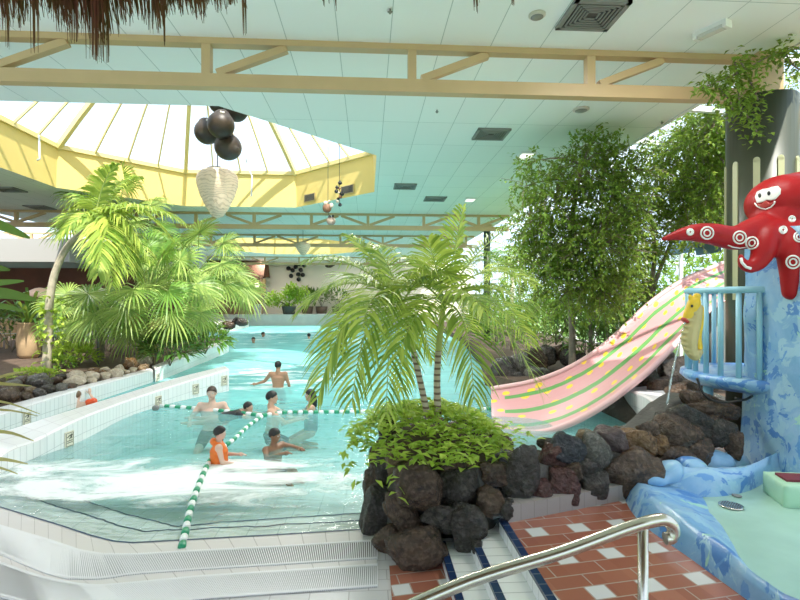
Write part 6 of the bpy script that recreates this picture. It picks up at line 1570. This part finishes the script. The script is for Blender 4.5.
mb = MB(); mb.box(wc_.x-.22,wc_.x+.22,wc_.y-.215,wc_.y-.2,.84,1.52); mb.build('door', mat('pale lilac door', (.62,.60,.66), .5), cb)
sw = thing('wall_sculpture', 'cluster of black round masks on the beige back wall', 'wall art', (gx(295,42.4),42.5,4.6))
for (px,py) in ((285,263),(291.5,262),(299,264),(304.5,265.5),(289,268.5),(296,267),(301,270),(293,270.5),(291.5,276),(298.5,274.5),(303,275),(299,279.5)):
    c = W(px, py, 42.2); c.y = 42.5; rr_ = .185; mb = MB(); mb.lathe(c, [(rr_,-.02),(rr_*1.02,.03),(rr_*.7,.10),(.02,.14)], 18, axis=V((0,-1,0))); mb.ell(c+V((0,-.11,-.10)), .09,.06,.07, 10, 6, 0); mb.build('mask', M['blk'], sw)
c = W(329,266,41); mb = MB(); mb.ell(c, .35,.2,.16); mb.ell(c+V((.3,0,.1)), .22,.15,.12); fz = fuse(mb,.05,3); o = thing('hanging_basket', 'dark hanging basket before the back wall, right of the black masks', 'basket', c); fz.build('basket', GOURD, o); mb = MB(); mb.tube([c, V((c.x,c.y,HC))], .012, 5); mb.build('cord', M['blk'], o)
# ================================================================ CAMERA AND LIGHT
cd = bpy.data.cameras.new('camera'); cam = bpy.data.objects.new('camera', cd); col.objects.link(cam)
cd.sensor_width = 36; cd.lens = 36*F/800; cam.location = (0,0,H); cam.rotation_euler = (PI/2, 0, -A); cd.clip_start = .05; cd.clip_end = 300
scene.camera = cam
w = bpy.data.worlds.new('sky'); scene.world = w; w.use_nodes = True; nt = w.node_tree; bg = nt.nodes['Background']
tc = N(nt,'ShaderNodeTexCoord'); sp = N(nt,'ShaderNodeSeparateXYZ'); nt.links.new(tc.outputs['Generated'], sp.inputs[0])
cl = noise_fac(nt, 2.2, 5, .6, tc.outputs['Generated'])
cc = mixc(nt, mth(nt,'MULTIPLY_ADD', cl, 2.5, -.75), (.50,.72,1.0), (.85,.94,1))
nt.links.new(cc, bg.inputs[0]); bg.inputs[1].default_value = 1.5
sd = bpy.data.lights.new('sun','SUN'); sd.energy = 7.0; sd.angle = math.radians(1.0); sd.color = (1,.95,.86)
so = bpy.data.objects.new('sun', sd); col.objects.link(so)
so.rotation_euler = V((-.28,.62,-1.0)).to_track_quat('-Z','Y').to_euler()
def lamp(x, y, e, sz=1.2):
    l = bpy.data.lights.new('ceiling_fill','AREA'); l.energy = e; l.size = sz; l.color = (1,.97,.92); l.shape = 'DISK'
    o = bpy.data.objects.new('ceiling_fill', l); col.objects.link(o); o.location = (x,y,HC-.06)
a_ = W(712,28,4.4); lamp(a_.x, a_.y, 45, .8)  # added terrace fill, set at the fluorescent fitting
for x, y in ((1.3,7.6),(-.6,9.4),(2.6,14),(-9.5,4),(0,20.5),(-8,20.5),(2.5,27),(-10,12),(-1,39),(-8,39),(-1.5,-2.5)): lamp(x, y, 120)  # added fill lights that brighten the hall, not tied to any modelled fitting
scene.view_settings.view_transform = 'Standard'; scene.view_settings.look = 'None'; scene.view_settings.gamma = 1; scene.view_settings.use_curve_mapping = False
scene.view_settings.exposure = .42
scene.cycles.use_denoising = True
scene.cycles.max_bounces = 10; scene.cycles.diffuse_bounces = 5; scene.cycles.transparent_max_bounces = 24
scene.cycles.sample_clamp_indirect = 8
